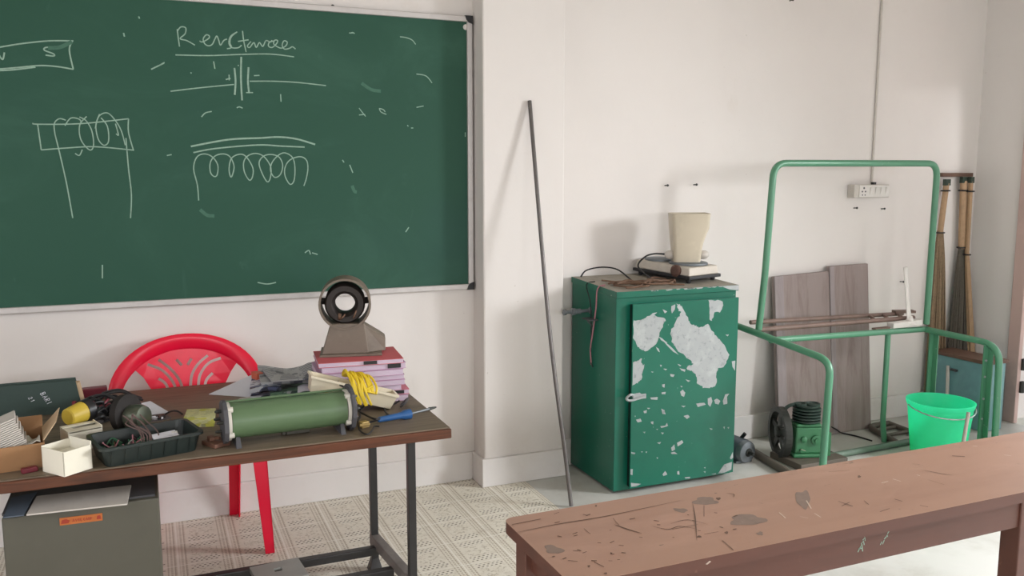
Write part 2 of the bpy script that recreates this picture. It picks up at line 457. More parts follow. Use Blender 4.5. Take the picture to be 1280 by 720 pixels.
# door frame at the right
bm = B()
box(bm, RX-.02, RX+.012, DO[1], DO[1]+.078, 0, 2.14)
box(bm, RX-.02, RX+.10, DO[0]-.085, DO[0]+.005, 0, 2.14)
box(bm, RX-.02, RX+.10, DO[0], DO[1], 2.06, 2.14)
dr = struct('door_1', bm, 'jamb', bevel=.004)
bm = B()
for hz in (.19, .33):
    lathe(bm, [(.011, 0), (.011, .07)], Matrix.Translation((RX+.02, DO[1]-.008, hz)), 10)
    box(bm, RX+.005, RX+.035, DO[1]-.014, DO[1]+.004, hz, hz+.07)
obj('hinge', bm, 'cast', dr)
bm = B(); box(bm, RX+T-.02, RX+T+1.04, DO[0]-.05, DO[0]-.01, .01, 2.06)  # unseen open leaf, added to keep the right window lamp out of the doorway
for z0, z1 in ((.15, .9), (1.05, 1.95)): box(bm, RX+T+.12, RX+T+.9, DO[0]-.01, DO[0]+.002, z0, z1)
obj('light_block_leaf', bm, 'jamb', dr, bevel=.004)
bm = B(); box(bm, RX+.2, RX+6, BY-3, WY+3, -.14, -.02); struct('outside_ground', bm, 'ground')
# ================================================================== BLACKBOARD
BX0, BX1, BZ0, BZ1 = -1.62, 1.432, .957, 2.232
BYs = 3.862
bb = thing('blackboard', 'large green blackboard in an aluminium frame with chalk drawings on the left wall', 'blackboard', ((BX0+BX1)/2, WY, BZ0))
bm = B(); box(bm, BX0+.01, BX1-.01, BYs, WY, BZ0+.01, BZ1-.01); obj('writing_surface', bm, 'slate', bb)
fw = .026
def rail(x0, x1, z0, z1):
    bm = B(); box(bm, x0, x1, BYs-.012, WY, z0, z1); obj('frame_rail', bm, 'alu', bb, bevel=.004)
rail(BX0, BX1, BZ1-fw, BZ1); rail(BX0, BX1, BZ0, BZ0+fw)
rail(BX0, BX0+fw, BZ0+fw, BZ1-fw); rail(BX1-fw, BX1, BZ0+fw, BZ1-fw)
for cx, sx in ((BX1, -1), (BX0, 1)):
    for cz, sz in ((BZ1, -1), (BZ0, 1)):
        bm = B(); poly = [(cx+sx*-.002, BYs-.015, cz-sz*.002), (cx+sx*.036, BYs-.015, cz-sz*.002), (cx+sx*.030, BYs-.015, cz+sz*.018), (cx+sx*.018, BYs-.015, cz+sz*.030), (cx-sx*.002, BYs-.015, cz+sz*.036)]
        prism(bm, poly, (0, .02, 0)); obj('corner_cap', bm, 'blackplastic', bb, label='black plastic corner cap')
bm = B(); lathe(bm, [(.013, 0), (.013, .004), (.006, .006)], axis_mat(onY(582, 34, BYs), (0, -1, 0)), 14); obj('screw_cap', bm, 'white', bb, label='round white screw cap')
# chalk strokes: tracings of the writing, laid on the board's own plane
def z2(p): return (200+p[0]/4.923, p[1]/4.925)
def z3(p): return (200+p[0]/4.923, 140+p[1]/4.925)
def z1(p): return (p[0]/3.6, p[1]/3.6)
def z7(p): return (p[0]/2.77, 30+p[1]/2.77)
def z4(p): return (400+p[0]/4, p[1]/4)
SK = 0
def strokes(bm, tr, lst, w=.007, n=5, mi=0):
    global SK
    for s in lst:
        pts = catmull([onY(*tr(p), BYs-.0006) for p in s], n); SK += 1
        for i, p in enumerate(pts): p.y -= 2e-6*i + 1.2e-5*SK
        ribbon(bm, pts, w*.72, (0, -1, 0), mi)
bm = B()
strokes(bm, z2, [
 [(106,180),(112,230),(120,287)], [(106,192),(128,166),(158,172),(154,208),(124,238),(165,250),(215,278)],
 [(243,252),(262,258),(300,236),(302,220),(284,215),(266,240),(276,270),(300,282),(322,272),(338,240),(350,222),(362,250),(372,278),(392,250),(412,240)],
 [(412,300),(440,292),(430,262),(440,225),(475,196)], [(475,196),(436,222),(424,262),(440,292),(480,294),(502,278)],
 [(508,190),(515,250),(530,320)], [(480,255),(545,245)],
 [(560,255),(538,282),(552,292),(578,262),(592,292),(612,262),(632,286),(652,250),(676,258),(690,248)],
 [(700,252),(672,262),(668,284),(690,292),(716,270),(724,250),(706,248),(700,270),(722,288),(748,296),(776,280),(782,258),(762,252),(752,280),(766,302),(795,298),(815,288),(834,302)],
 [(95,338),(300,342),(500,335),(680,333),(825,350)],
 [(65,562),(250,540),(455,520)], [(404,490),(434,482)], [(425,460),(426,494)], [(578,466),(612,464)],
 [(552,500),(700,500),(850,508),(1020,527)], [(530,570),(572,570)],
 [(472,664),(488,658),(508,666)], [(255,720),(280,695),(318,686)], [(330,378),(338,424)], [(742,580),(745,626)], [(0,400),(28,384)],
 [(1172,205),(1185,200),(1198,207)], [(480,400),(484,406)], [(188,446),(194,452)]], .0065)
strokes(bm, z2, [[(458,418),(465,500),(460,584)], [(500,350),(498,480),(505,618)], [(545,414),(541,500),(548,572)]], .010)
strokes(bm, z3, [[(190,212),(420,170),(620,160),(730,154),(840,166),(955,200)]], .010)
strokes(bm, z3, [[(205,250),(340,225),(600,203),(750,210),(890,216)]], .008)
coil = [(238,545),(230,450),(207,350),(225,280),(270,258),(320,275),(355,325),(352,385),(333,397),(310,370),(310,310),(340,270),(390,258),(430,275),(455,330),(448,380),(435,400),(425,350),(440,285),(490,260),(530,275),(570,340),(570,395),(550,420),(520,370),(515,310),(540,270),(590,255),(640,275),(680,335),(680,400),(660,430),(625,370),(610,310),(640,270),(690,262),(735,280),(755,330),(740,385),(705,402),(680,360),(690,310),(730,265),(770,252),(815,280),(830,340),(825,420),(800,445),(770,395),(770,340),(800,295),(860,275),(900,295),(910,345),(900,410),(885,455)]
strokes(bm, z3, [coil, [(42,268),(72,262)]], .0065)
strokes(bm, z1, [[(-20,214),(0,212),(100,196),(220,184),(330,184)], [(326,184),(312,225),(330,312)], [(330,312),(260,300),(180,295),(80,304),(-20,312)], [(-20,318),(60,314),(160,302)],
 [(238,212),(205,214),(200,226),(240,242),(242,252),(205,248)], [(-6,245),(12,268),(20,236)], [(680,312),(738,284)], [(556,148),(560,165)], [(624,74),(628,84)]], .0075)
strokes(bm, z7, [[(115,343),(130,347),(280,345),(445,328)], [(445,328),(445,375),(462,437)], [(464,437),(330,425),(220,430),(143,436)], [(130,345),(143,436)],
 [(436,395),(445,500),(455,590),(452,672)], [(205,440),(230,550),(252,672)]], .0065)
strokes(bm, z7, [[(330,362),(342,320),(372,308),(400,335),(420,370),(434,420)], [(400,345),(410,384),(402,380)],
 [(345,312),(332,350),(340,398),(360,420),(376,405),(372,355),(350,325)], [(300,320),(276,350),(280,400),(310,436),(324,420),(318,370),(298,335),(275,322)]], .006)
ob = obj('chalk_writing', bm, 'chalk', bb, label='white chalk drawings and lettering')
bm = B()
strokes(bm, z7, [[(225,352),(245,326),(275,330),(282,345)], [(190,380),(188,345),(205,328),(228,333)], [(190,380),(205,440)], [(260,448),(275,455),(285,435)]], .006)
strokes(bm, z4, [[(400,184),(430,188),(460,200),(478,222)], [(482,370),(530,380),(560,415)], [(145,165),(172,165)], [(482,537),(518,530)], [(0,424),(30,428)],
 [(195,540),(210,560),(228,582)], [(195,575),(225,572)], [(296,542),(305,560),(332,572)], [(296,542),(316,548),(326,560)], [(436,626),(442,632)], [(455,640),(466,640)], [(726,662),(726,684)]], .006)
strokes(bm, lambda p: p, [[(128,331),(128,348)], [(322,353),(334,355),(345,353)], [(381,316),(386,313),(388,318)], [(390,316),(397,318)], [(507,290),(511,284)], [(437,206),(441,216)], [(428,200),(430,203)]], .007)
for (a, b) in (((452,104),(476,114)), ((440,232),(446,240)), ((60,60),(90,52)), ((250,262),(268,270))):
    strokes(bm, lambda p: p, [[a, ((a[0]+b[0])/2, (a[1]+b[1])/2+3), b]], .02, mi=1)
obj('chalk_smudges', bm, ['chalk', 'chalk_faint'], bb, label='stray chalk ticks and smudges')
# ================================================================== TEACHER'S DESK
DZ = .655
DX0, DX1, DY0, DY1 = -.98, .908, 2.672, 3.642
GX0, GX1, GY0, GY1, GZ = -.425, -.013, 2.70, 3.06, .537
desk = thing('teacher_desk', 'wide worn brown wooden desk with black steel legs under the blackboard', 'desk', (0, 3.0, 0))
bm = B(); box(bm, DX0, DX1, DY0+.006, DY1, DZ-.034, DZ); obj('desktop', bm, 'desk', desk, bevel=.004)
bm = B(); box(bm, DX0, DX1+.001, DY0-.006, DY0+.008, DZ-.036, DZ-.003); obj('edge_strip', bm, 'deskedge', desk, bevel=.004, label='reddish brown front edge strip')
def desk_leg(x, y, flare=True):
    bm = B(); h = .0135
    box(bm, x-h, x+h, y-h, y+h, .045, DZ-.034)
    if flare: hexa(bm, [(x-.026,y-.026,0),(x+.026,y-.026,0),(x+.026,y+.026,0),(x-.026,y+.026,0)], [(x-h,y-h,.05),(x+h,y-h,.05),(x+h,y+h,.05),(x-h,y+h,.05)])
    obj('leg', bm, 'legblack', desk, bevel=.002)
for lx in (.735, -.86):
    desk_leg(lx, 3.084); desk_leg(lx+.045 if lx > 0 else lx, 2.722)
    bm = B()
    hexa(bm, [(lx-.018,3.09,.105),(lx+.016,3.09,.105),(lx+.058,2.73,.09),(lx+.024,2.73,.09)], [(lx-.018,3.09,.145),(lx+.016,3.09,.145),(lx+.058,2.73,.13),(lx+.024,2.73,.13)])
    obj('side_rail', bm, 'legworn', desk, bevel=.003, label='worn grey side rail')
for y, z in ((3.035, .085), (2.86, .075)):
    bm = B(); box(bm, GX1+.003, .748, y-.016, y+.016, z, z+.03); obj('foot_rail', bm, 'legblack', desk, bevel=.003)
# grey switch plate lying on the foot rails
pa, pb = onZ(317, 713, .12), onZ(369, 702, .12)
bm = B(); c = (pa+pb)/2; ang = math.atan2(pb.y-pa.y, pb.x-pa.x); 
mm = Matrix.Translation((c.x+.005, c.y-.075, .1165)) @ Matrix.Rotation(ang, 4, 'Z')
w, d, h = .085, .075, .018
for q in ((-w, -.014, -d, d), (.014, w, -d, d), (-.014, .014, -d, -.002), (-.014, .014, .024, d)): box(bm, q[0], q[1], q[2], q[3], 0, h, 0, mm)
box(bm, -.014, .014, -.002, .024, 0, .008, 1, mm)
single('switch_plate', 'small grey metal plate with a square hole lying on the foot rails under the desk', 'plate', bm, ['offgrey' if 'offgrey' in M else 'steelgrey', 'steeldark'], (c.x+.005, c.y-.075, .1165))
# grey steel cabinet in front of the desk's left half
GX0, GX1, GY0, GY1, GZ = -.425, -.013, 2.70, 3.06, .537
gc = thing('steel_pedestal', 'olive grey steel pedestal cabinet with an orange sticker under the left end of the desk', 'cabinet', ((GX0+GX1)/2, (GY0+GY1)/2, 0))
bm = B(); box(bm, GX0, GX1, GY0, GY1, 0, GZ); obj('body', bm, 'steelgrey', gc, bevel=.004)
bm = B(); box(bm, GX0-.001, GX1-.01, GY0+.02, GY1, GZ, GZ+.006); obj('top_sheet', bm, 'steeldark', gc)
bm = B(); s0, s1 = onY(74.5, 652.5, GY0-.002), onY(128, 646, GY0-.002)
hh = .011
hexa(bm, [s0+V((0,0,-hh)), s1+V((0,0,-hh)), s1+V((0,.003,-hh)), s0+V((0,.003,-hh))], [s0+V((0,0,hh)), s1+V((0,0,hh)), s1+V((0,.003,hh)), s0+V((0,.003,hh))])
stick = obj('sticker', bm, 'orange', gc, label='orange sticker with small dark red print')
bm = B()
def spt(t, v): return s0.lerp(s1, t)+V((0, -.0008, v*hh))
for t0, pat in ((.30, [(0,-.4),(.02,.5),(.04,-.4)]), (.37, [(0,.3),(.02,-.4),(.045,.3)]), (.45, [(0,-.4),(0,.4)]), (.49, [(0,.4),(0,-.4),(.03,-.4)]), (.55, [(.03,.4),(0,.0),(.03,-.4)]), (.61, [(0,-.4),(.02,.4),(.04,-.4)]), (.68, [(0,.4),(0,-.4)]), (.72, [(0,-.4),(0,.4),(.035,.1),(.0,-.05)])):
    ribbon(bm, [spt(t0+a, b) for a, b in pat], .0022, (0, -1, 0))
island(bm, [spt(.03,-.6), spt(.2,-.6), spt(.24,.1), spt(.15,.6), spt(.05,.4)], 0)
island(bm, [spt(.86,-.5), spt(.97,-.5), spt(.95,.6), spt(.88,.5)], 0)
obj('print', bm, 'redprint', stick)
# cardboard sheet on the pedestal, under the desktop
bm = B()
q = [onZ(33, 643, GZ+.012), onZ(159, 629.5, GZ+.012), onZ(164, 606, GZ+.012), onZ(46, 620, GZ+.012)]
hexa(bm, [p+V((0,0,-.004)) for p in q], q)
single('cardboard_sheet', 'pale cardboard sheet lying on top of the grey pedestal under the desk', 'cardboard', bm, 'offwhite', q[0]-V((0,0,.004)))
bm = B(); q = [onZ(4, 646.5, GZ+.010), onZ(30, 643.5, GZ+.010), onZ(46, 615, GZ+.010), onZ(14, 622, GZ+.010)]
hexa(bm, [p+V((0,0,-.003)) for p in q], q)
single('blue_folder', 'slate blue folder on the grey pedestal beside the cardboard sheet', 'folder', bm, simple('slate_blue', rgb(84, 96, 110), .6), q[0]-V((0,0,.003)))
# ================================================================== RED CHAIR
CXc = .118
chair = thing('plastic_armchair', 'red plastic armchair with slotted back tucked behind the desk', 'chair', (CXc, 3.6, 0))
YB = 3.775
def yb(x, z): return YB + .03*(z-.6)/.25 - .10*max(0, (abs(x)/.285))**3*.6
arc = []
for k in range(33):
    t = PI*k/32
    x = -.282*math.cos(t); z = .575+.232*(max(0, math.sin(t))**.86)
    arc.append(V((CXc+x, yb(x, z), z)))
# arms run forward from both ends of the arc
def arm(s):
    e = arc[0] if s < 0 else arc[-1]
    return [e, V((CXc+s*.292, 3.66, .578)), V((CXc+s*.298, 3.55, .580)), V((CXc+s*.298, 3.46, .572)), V((CXc+s*.292, 3.405, .545))]
full = catmull(arm(-1)[::-1][:-1], 4)[:-1] + arc + catmull(arm(1)[1:], 4)[1:]
bm = B()
# section: wide in the plane of the back, thin front to back
L = len(full); rings = []
for i, p in enumerate(full):
    t = (full[min(i+1, L-1)]-full[max(i-1, 0)]).normalized()
    nrm = V((0, 1, .1)) if abs(p.z) > .60 else V((0, .15, 1))
    if .575 <= p.z <= .66: k = min(1, max(0, (p.z-.575)/.085)); nrm = V((0, .2+.8*k, 1-.9*k))
    u = (nrm-t*nrm.dot(t)).normalized(); w_ = t.cross(u)
    a = .011; b = .024 + .012*max(0, (p.z-.6)/.2)
    rings.append([bm.verts.new(p+u*a*math.cos(2*PI*k/12)+w_*b*math.sin(2*PI*k/12)) for k in range(12)])
for a, b in zip(rings[:-1], rings[1:]):
    for k in range(12): bm.faces.new((a[k], a[(k+1) % 12], b[(k+1) % 12], b[k]))
bm.faces.new(rings[0][::-1]); bm.faces.new(rings[-1])
obj('rim', bm, 'red', chair, smooth=True)
# back shell with cut slots
def shell_pt(px, py): p = onY(px, py, YB); return (p.x-CXc, p.z)
def zc(p): return (120+p[0]/5.82, 410+p[1]/5.82)
slots = [[(375,268),(480,310),(550,380),(578,440),(585,520)], [(455,235),(540,300),(600,370),(628,440),(636,520)], [(455,370),(500,400),(522,440),(530,500)], [(585,236),(606,256),(625,277)],
         [(910,222),(820,260),(760,340),(745,420),(742,500)], [(815,205),(745,265),(700,340),(688,420),(684,500)], [(850,330),(810,370),(795,410),(790,480)], [(697,228),(682,250),(668,274)]]
bm = B(); edges = []
def loop(pts):
    vs = [bm.verts.new((x, 0, z)) for x, z in pts]
    for i in range(len(vs)): edges.append(bm.edges.new((vs[i], vs[(i+1) % len(vs)])))
outer = [(-.20,.712),(-.16,.752),(-.10,.785),(-.04,.800),(.03,.802),(.10,.787),(.17,.750),(.205,.715)]
lw = [(.175,.67),(.150,.62),(.142,.56),(.145,.48),(.16,.42),(-.15,.42),(-.135,.48),(-.132,.56),(-.140,.62),(-.168,.675)]
loop(outer+lw)
for s in slots:
    pts = catmull([V((*shell_pt(*zc(p)), 0)) for p in s], 4); L = len(pts); l, r = [], []
    for i, p in enumerate(pts):
        t = (pts[min(i+1, L-1)]-pts[max(i-1, 0)]).normalized(); nn = V((-t.y, t.x, 0))
        l.append((p+nn*.0058)[:2]); r.append((p-nn*.0058)[:2])
    loop(l+r[::-1])
bmesh.ops.triangle_fill(bm, edges=edges, use_beauty=True, use_dissolve=False)
ext = bmesh.ops.extrude_face_region(bm, geom=bm.faces[:])
for g in ext['geom']:
    if isinstance(g, bmesh.types.BMVert): g.co.y = .004
for v_ in bm.verts: v_.co = V((CXc+v_.co.x, v_.co.y + yb(v_.co.x, v_.co.z) - (.0 if v_.co.z > .6 else (.6-v_.co.z)*.35), v_.co.z))
obj('backrest', bm, 'red', chair)
bm = B()
prof = [(3.70,.412),(3.6,.415),(3.5,.42),(3.42,.418),(3.395,.40)]
for (ya, za), (yb2, zb) in zip(prof[:-1], prof[1:]):
    hw = .20
    hexa(bm, [(CXc-hw,ya,za-.008),(CXc+hw,ya,za-.008),(CXc+hw+.01,yb2,zb-.008),(CXc-hw-.01,yb2,zb-.008)], [(CXc-hw,ya,za),(CXc+hw,ya,za),(CXc+hw+.01,yb2,zb),(CXc-hw-.01,yb2,zb)])
obj('seat', bm, 'red', chair)
def chair_leg(p0, p1, w0, w1, sx, sy):
    """L-shaped, tapering leg"""
    bm = B(); t = .006
    for (ax, ay) in ((1, 0), (0, 1)):
        bs = []
        for (p, w) in ((p1, w1), (p0, w0)):
            p = V(p)
            if ax: bs.append([p, p+V((-sx*w, 0, 0)), p+V((-sx*w, -sy*t, 0)), p+V((0, -sy*t, 0))])
            else: bs.append([p, p+V((-sx*t, 0, 0)), p+V((-sx*t, -sy*w, 0)), p+V((0, -sy*w, 0))])
        hexa(bm, bs[0], bs[1])
    obj('leg', bm, 'red', chair, bevel=.0015)
for s in (-1, 1):
    chair_leg((CXc+s*.262, 3.405, .56), (CXc+s*.283, 3.385, 0), .062, .036, s, -1)
    chair_leg((CXc+s*.205, 3.74, .56), (CXc+s*.192, 3.86, 0), .050, .042, s, 1)
# ================================================================== LAB BENCH IN FRONT
bench = thing('student_bench', 'long brown painted wooden bench with stained, scratched top in the right foreground', 'bench', (2.0, 1.6, 0))
BZ = .70
bx0, bx1, by0, by1 = .732, 3.45, 1.424, 1.785
bm = B()
r = .025
out = []
for (cx_, cy_, a0) in ((bx0+r, by0+r, 180), (bx1-r, by0+r, 270), (bx1-r, by1-r, 0), (bx0+r, by1-r, 90)):
    for k in range(5): a = math.radians(a0+k*22.5); out.append((cx_+r*math.cos(a), cy_+r*math.sin(a), BZ))
prism(bm, out, (0, 0, -.028), 4, 0)
tp = BZ+.0006
BO = [0]
def bz(px, py): p = onZ(px, py, BZ); BO[0] += 1; p.z = BZ+.0002+BO[0]*1.5e-6; return p
def ell(cx_, cy_, rx, ry, seed, mi, rotv=0., am=.25):
    rd = random.Random(seed); pts = []
    for k in range(26):
        a = 2*PI*k/26; q = 1+am*.6*(math.sin(3*a+seed)+.6*math.sin(5*a+2*seed))+rd.uniform(-.05, .05)
        x, y = rx*q*math.cos(a), ry*q*math.sin(a)
        pts.append(bz(cx_+x*math.cos(rotv)-y*math.sin(rotv), cy_+x*math.sin(rotv)+y*math.cos(rotv)))
    island(bm, pts, mi)
for i, e in enumerate([(881.5,626.5,15,5,0), (934,650,22,7,0), (692,687,12,5,.2), (1004,624,9,11,-.3), (851,638,9,2.5,.1), (950,667,4,2.2,0)]): ell(*e[:4], i, 1, e[4])
for i, e in enumerate([(898,623.5,3,1.6), (908,666,2.2,1.6), (745,632.5,1.2,1.2), (874,671,3,1.2), (1074,596,2,1.5), (764,692,1.3,1.2), (736,708,1.6,1.2), (757,717,2,1)]): ell(*e, 60+i, 2)
scr = [([(645,666),(700,655),(760,645),(850,626)], .004, 2), ([(640,656),(676,649)], .004, 2), ([(866,630),(869,648),(871,676)], .003, 2), ([(880,632),(880,646)], .002, 2),
 ([(768,656),(785,662),(802,667)], .005, 2), ([(766,648),(774,657)], .002, 2), ([(903,676),(917,688)], .003, 2), ([(838,655),(860,650),(885,656)], .002, 2), ([(730,661),(738,668)], .002, 2),
 ([(743,703),(755,709)], .003, 2), ([(710,701),(722,702)], .003, 2), ([(815,658),(835,662),(850,658),(872,662)], .003, 2), ([(840,662),(872,656)], .002, 2), ([(880,668),(898,665)], .002, 2),
 ([(908,617),(917,618),(917,622)], .003, 2), ([(1048,627),(1066,633)], .004, 2), ([(1052,633),(1062,628)], .003, 2), ([(1080,626),(1086,631)], .003, 2), ([(1118,624),(1128,627)], .004, 2),
 ([(1100,640),(1112,636)], .003, 2), ([(1036,590),(1062,588)], .002, 2), ([(1150,587),(1175,592),(1190,594)], .003, 2), ([(1190,570),(1206,571)], .006, 2), ([(1160,600),(1180,606)], .002, 2), ([(1150,632),(1160,634)], .004, 2),
 ([(1008,626),(1014,636)], .004, 3), ([(1018,642),(1026,647)], .004, 3), ([(974,641),(982,648)], .004, 3), ([(1102,604),(1110,602)], .005, 3), ([(1116,599),(1126,602)], .004, 3), ([(1146,594),(1150,595)], .004, 3), ([(1216,558),(1222,558)], .004, 3), ([(1255,569),(1264,570)], .003, 3), ([(1001,562),(1007,564)], .004, 3), ([(883,706),(888,702)], .006, 3), ([(1000,646),(1010,648)], .002, 3)]
for pts, w, mi in scr: ribbon(bm, catmull([bz(*p) for p in pts], 5), w, (0, 0, 1), mi, True)
rd = random.Random(5)
for k in range(46):
    px_, py_ = rd.uniform(690, 930), rd.uniform(640, 705)
    if py_ > 715-.2*(px_-700): continue
    a = rd.uniform(-.5, .3); l = rd.uniform(2, 7)
    ribbon(bm, [bz(px_, py_), bz(px_+l, py_+a*l)], rd.uniform(.0015, .004), (0, 0, 1), 2, False)
obj('bench_top', bm, ['bench', 'stain', 'stain_dark', 'stain_light', 'benchframe'], bench, bevel=.0)
ay = by0+.026
bm = B(); box(bm, bx0+.04, bx1-.04, ay, ay+.02, .592, BZ-.028); ap = obj('front_apron', bm, 'benchframe', bench, bevel=.002)
bm = B()
def ap_pt(px, py): p = onY(px, py, ay); p.y = ay-.0008; return p
for s in [[(1072,690),(1075,684),(1077,680),(1078,689)], [(1073,686),(1077,685)], [(1076,680),(1079,676),(1080,681)], [(1078,675),(1081,672),(1081,676)], [(1080,671),(1082,668)],
          [(1100,681),(1102,677),(1103,680),(1105,675)], [(1105,674),(1107,671)], [(1107,672),(1109,668),(1109,671)], [(1109,667),(1111,664)], [(1110,664),(1113,662)]]:
    ribbon(bm, [ap_pt(*p) for p in s], .0028, (0, -1, 0))
obj('chalk_scrawl', bm, 'chalk', ap, label='two small scrawled chalk names')
bm = B(); box(bm, bx0+.04, bx1-.04, by1-.05, by1-.03, .592, BZ-.028); obj('back_apron', bm, 'benchframe', bench, bevel=.002)
bm = B(); box(bm, bx0+.042, bx0+.062, by0+.05, by1-.05, .592, BZ-.028); obj('end_apron', bm, 'benchframe', bench, bevel=.002)
for lx in (bx0+.025, 2.045, 3.3):
    for ly in (by0+.02, by1-.075):
        if lx == 2.045 and ly > 1.6: continue
        bm = B(); box(bm, lx, lx+.055, ly, ly+.055, 0, BZ-.028); obj('leg', bm, 'benchframe', bench, bevel=.003)
# ================================================================== STEEL ROD
bm = B()
p0, p1 = onZ(714, 634, .0), onY(662, 126, 3.746-.011)
p0.z = .006
mid = p0.lerp(p1, .45)+V((-.018, -.0, 0)); mid2 = p0.lerp(p1, .12)+V((-.003, 0, 0))
tube(bm, catmull([p0, mid2, mid, p1], 8), .0095, 10)
single('steel_rod', 'thin bent steel rod leaning on the pillar left of the green cabinet', 'rod', bm, 'rod', p0, smooth=True)
# ================================================================== GREEN CABINET
KX0, KX1, KY0, KY1 = 1.966, 2.640, 3.41, 3.858
kt0, kt1 = .970, .992      # top surface slopes up a little to the back
cab = thing('metal_cabinet', 'tall green metal cabinet with peeling paint on its door beside the pillar', 'cabinet', ((KX0+KX1)/2, (KY0+KY1)/2, 0))
bm = B()
hexa(bm, [(KX0,KY0,.012),(KX1,KY0,.012),(KX1,KY1,.012),(KX0,KY1,.012)], [(KX0,KY0,kt0-.028),(KX1,KY0,kt0-.028),(KX1,KY1,kt1-.028),(KX0,KY1,kt1-.028)])
def kf(px, py): p = onX(px, py, KX0); p.x = KX0-.0006; return p
for poly in ([(757,603),(760,602),(761,612),(756,616),(755,610)], [(758,585),(760,586),(759,590)], [(772,426),(773,428),(771,428)]):
    pass
obj('body', bm, 'cabinet', cab, bevel=.004)
bm = B(); o_ = .012
hexa(bm, [(KX0-.004,KY0-o_,kt0-.028),(KX1+.004,KY0-o_,kt0-.028),(KX1+.004,KY1,kt1-.028),(KX0-.004,KY1,kt1-.028)], [(KX0-.004,KY0-o_,kt0),(KX1+.004,KY0-o_,kt0),(KX1+.004,KY1,kt1),(KX0-.004,KY1,kt1)])
bm.faces.ensure_lookup_table(); bm.faces[1].material_index = 1
rd = random.Random(3)
for k in range(14):
    x = rd.uniform(KX0+.05, KX1-.1); w = rd.uniform(.01, .05)
    island(bm, [(x,KY0-o_-.0006,kt0-.001),(x+w,KY0-o_-.0006,kt0-.001),(x+w*.8,KY0-o_-.0006,kt0-.001-rd.uniform(.002,.006)),(x+w*.2,KY0-o_-.0006,kt0-.001-rd.uniform(.001,.007))], 2)
island(bm, [(KX1-.1,KY0-o_-.0006,kt0-.001),(KX1+.003,KY0-o_-.0006,kt0-.001),(KX1+.003,KY0-o_-.0006,kt0-.026),(KX1-.05,KY0-o_-.0006,kt0-.02)], 2)
obj('top_panel', bm, ['cabinet', 'cabdust', 'bare'], cab)
# door with bare patches
dy = KY0-.034
kd0, kd1, dz0, dz1 = 2.036, KX1-.010, .03, .912
bm = B(); box(bm, kd0+.004, kd1-.004, dy+.009, KY0-.001, dz0+.004, dz1-.004); obj('door_edge_shade', bm, simple('painted_edge_shade', rgb(8, 30, 26), .6), cab, label='recessed door edge painted dark as shade')  # near-black layer behind the door skin: edge shade put into the colour
bm = B(); box(bm, kd0, kd1, dy, dy+.009, dz0, dz1)
def kp(px, py): p = onY(px, py, dy); p.y = dy-.0007; p.x = min(max(p.x, kd0+.001), kd1-.001); p.z = min(max(p.z, dz0+.001), dz1-.001); return p
def zA(p): return (770+p[0]/6., 360+p[1]/6.)
def zB(p): return (770+p[0]/4.8, 470+p[1]/4.8)
patches = [[(125,245),(200,235),(270,195),(310,182),(290,205),(375,232),(355,280),(330,335),(300,420),(260,450),(235,475),(190,468),(160,440),(130,370)],
 [(455,120),(485,125),(510,170),(545,235),(560,265),(600,285),(620,300),(650,290),(690,268),(720,320),(760,375),(790,400),(820,450),(850,500),(835,540),(815,585),(770,600),(750,650),(760,690),(745,740),(700,752),(655,748),(610,720),(600,660),(570,620),(530,612),(535,585),(580,575),(560,545),(500,500),(440,440),(420,400),(405,330),(430,290),(470,220),(490,180),(465,165)],
 [(120,560),(160,545),(190,530),(195,570),(212,575),(195,640),(190,690),(160,715),(120,730)],
 [(695,90),(790,92),(805,130),(780,180),(740,185),(715,245),(700,235),(698,170)],
 [(415,135),(445,122),(440,160),(420,190),(412,165)],
 [(318,365),(345,378),(385,410),(372,412),(340,392)], [(350,392),(395,425),(432,460),(470,502),(430,478),(385,435)],
 [(300,440),(320,455),(330,482),(312,470)], [(350,160),(385,175),(365,190)], [(460,568),(490,580),(480,588)], [(475,600),(520,612),(515,628),(490,618)], [(405,645),(440,650),(430,668),(410,662)], [(520,685),(560,695),(540,705)],
 [(330,575),(345,580),(335,592)], [(355,605),(385,608),(370,618)], [(262,625),(282,628),(272,636)], [(868,550),(895,545),(893,620),(872,590)], [(820,350),(845,348),(838,362)]]
PO = [0]
def flat(poly, tr, n, amp, seed):
    PO[0] += 1
    P3 = [kp(*tr(p)) for p in poly]
    P3 = jag(P3, amp, n, seed)
    for p in P3: p.x = min(max(p.x, kd0+.001), kd1-.001); p.z = min(max(p.z, dz0+.001), dz1-.001); p.y = dy-.0003-PO[0]*1.5e-5
    island(bm, P3, 1)
for i, p in enumerate(patches): flat(p, zA, 4 if i < 4 else 2, .004 if i < 4 else .001, i)
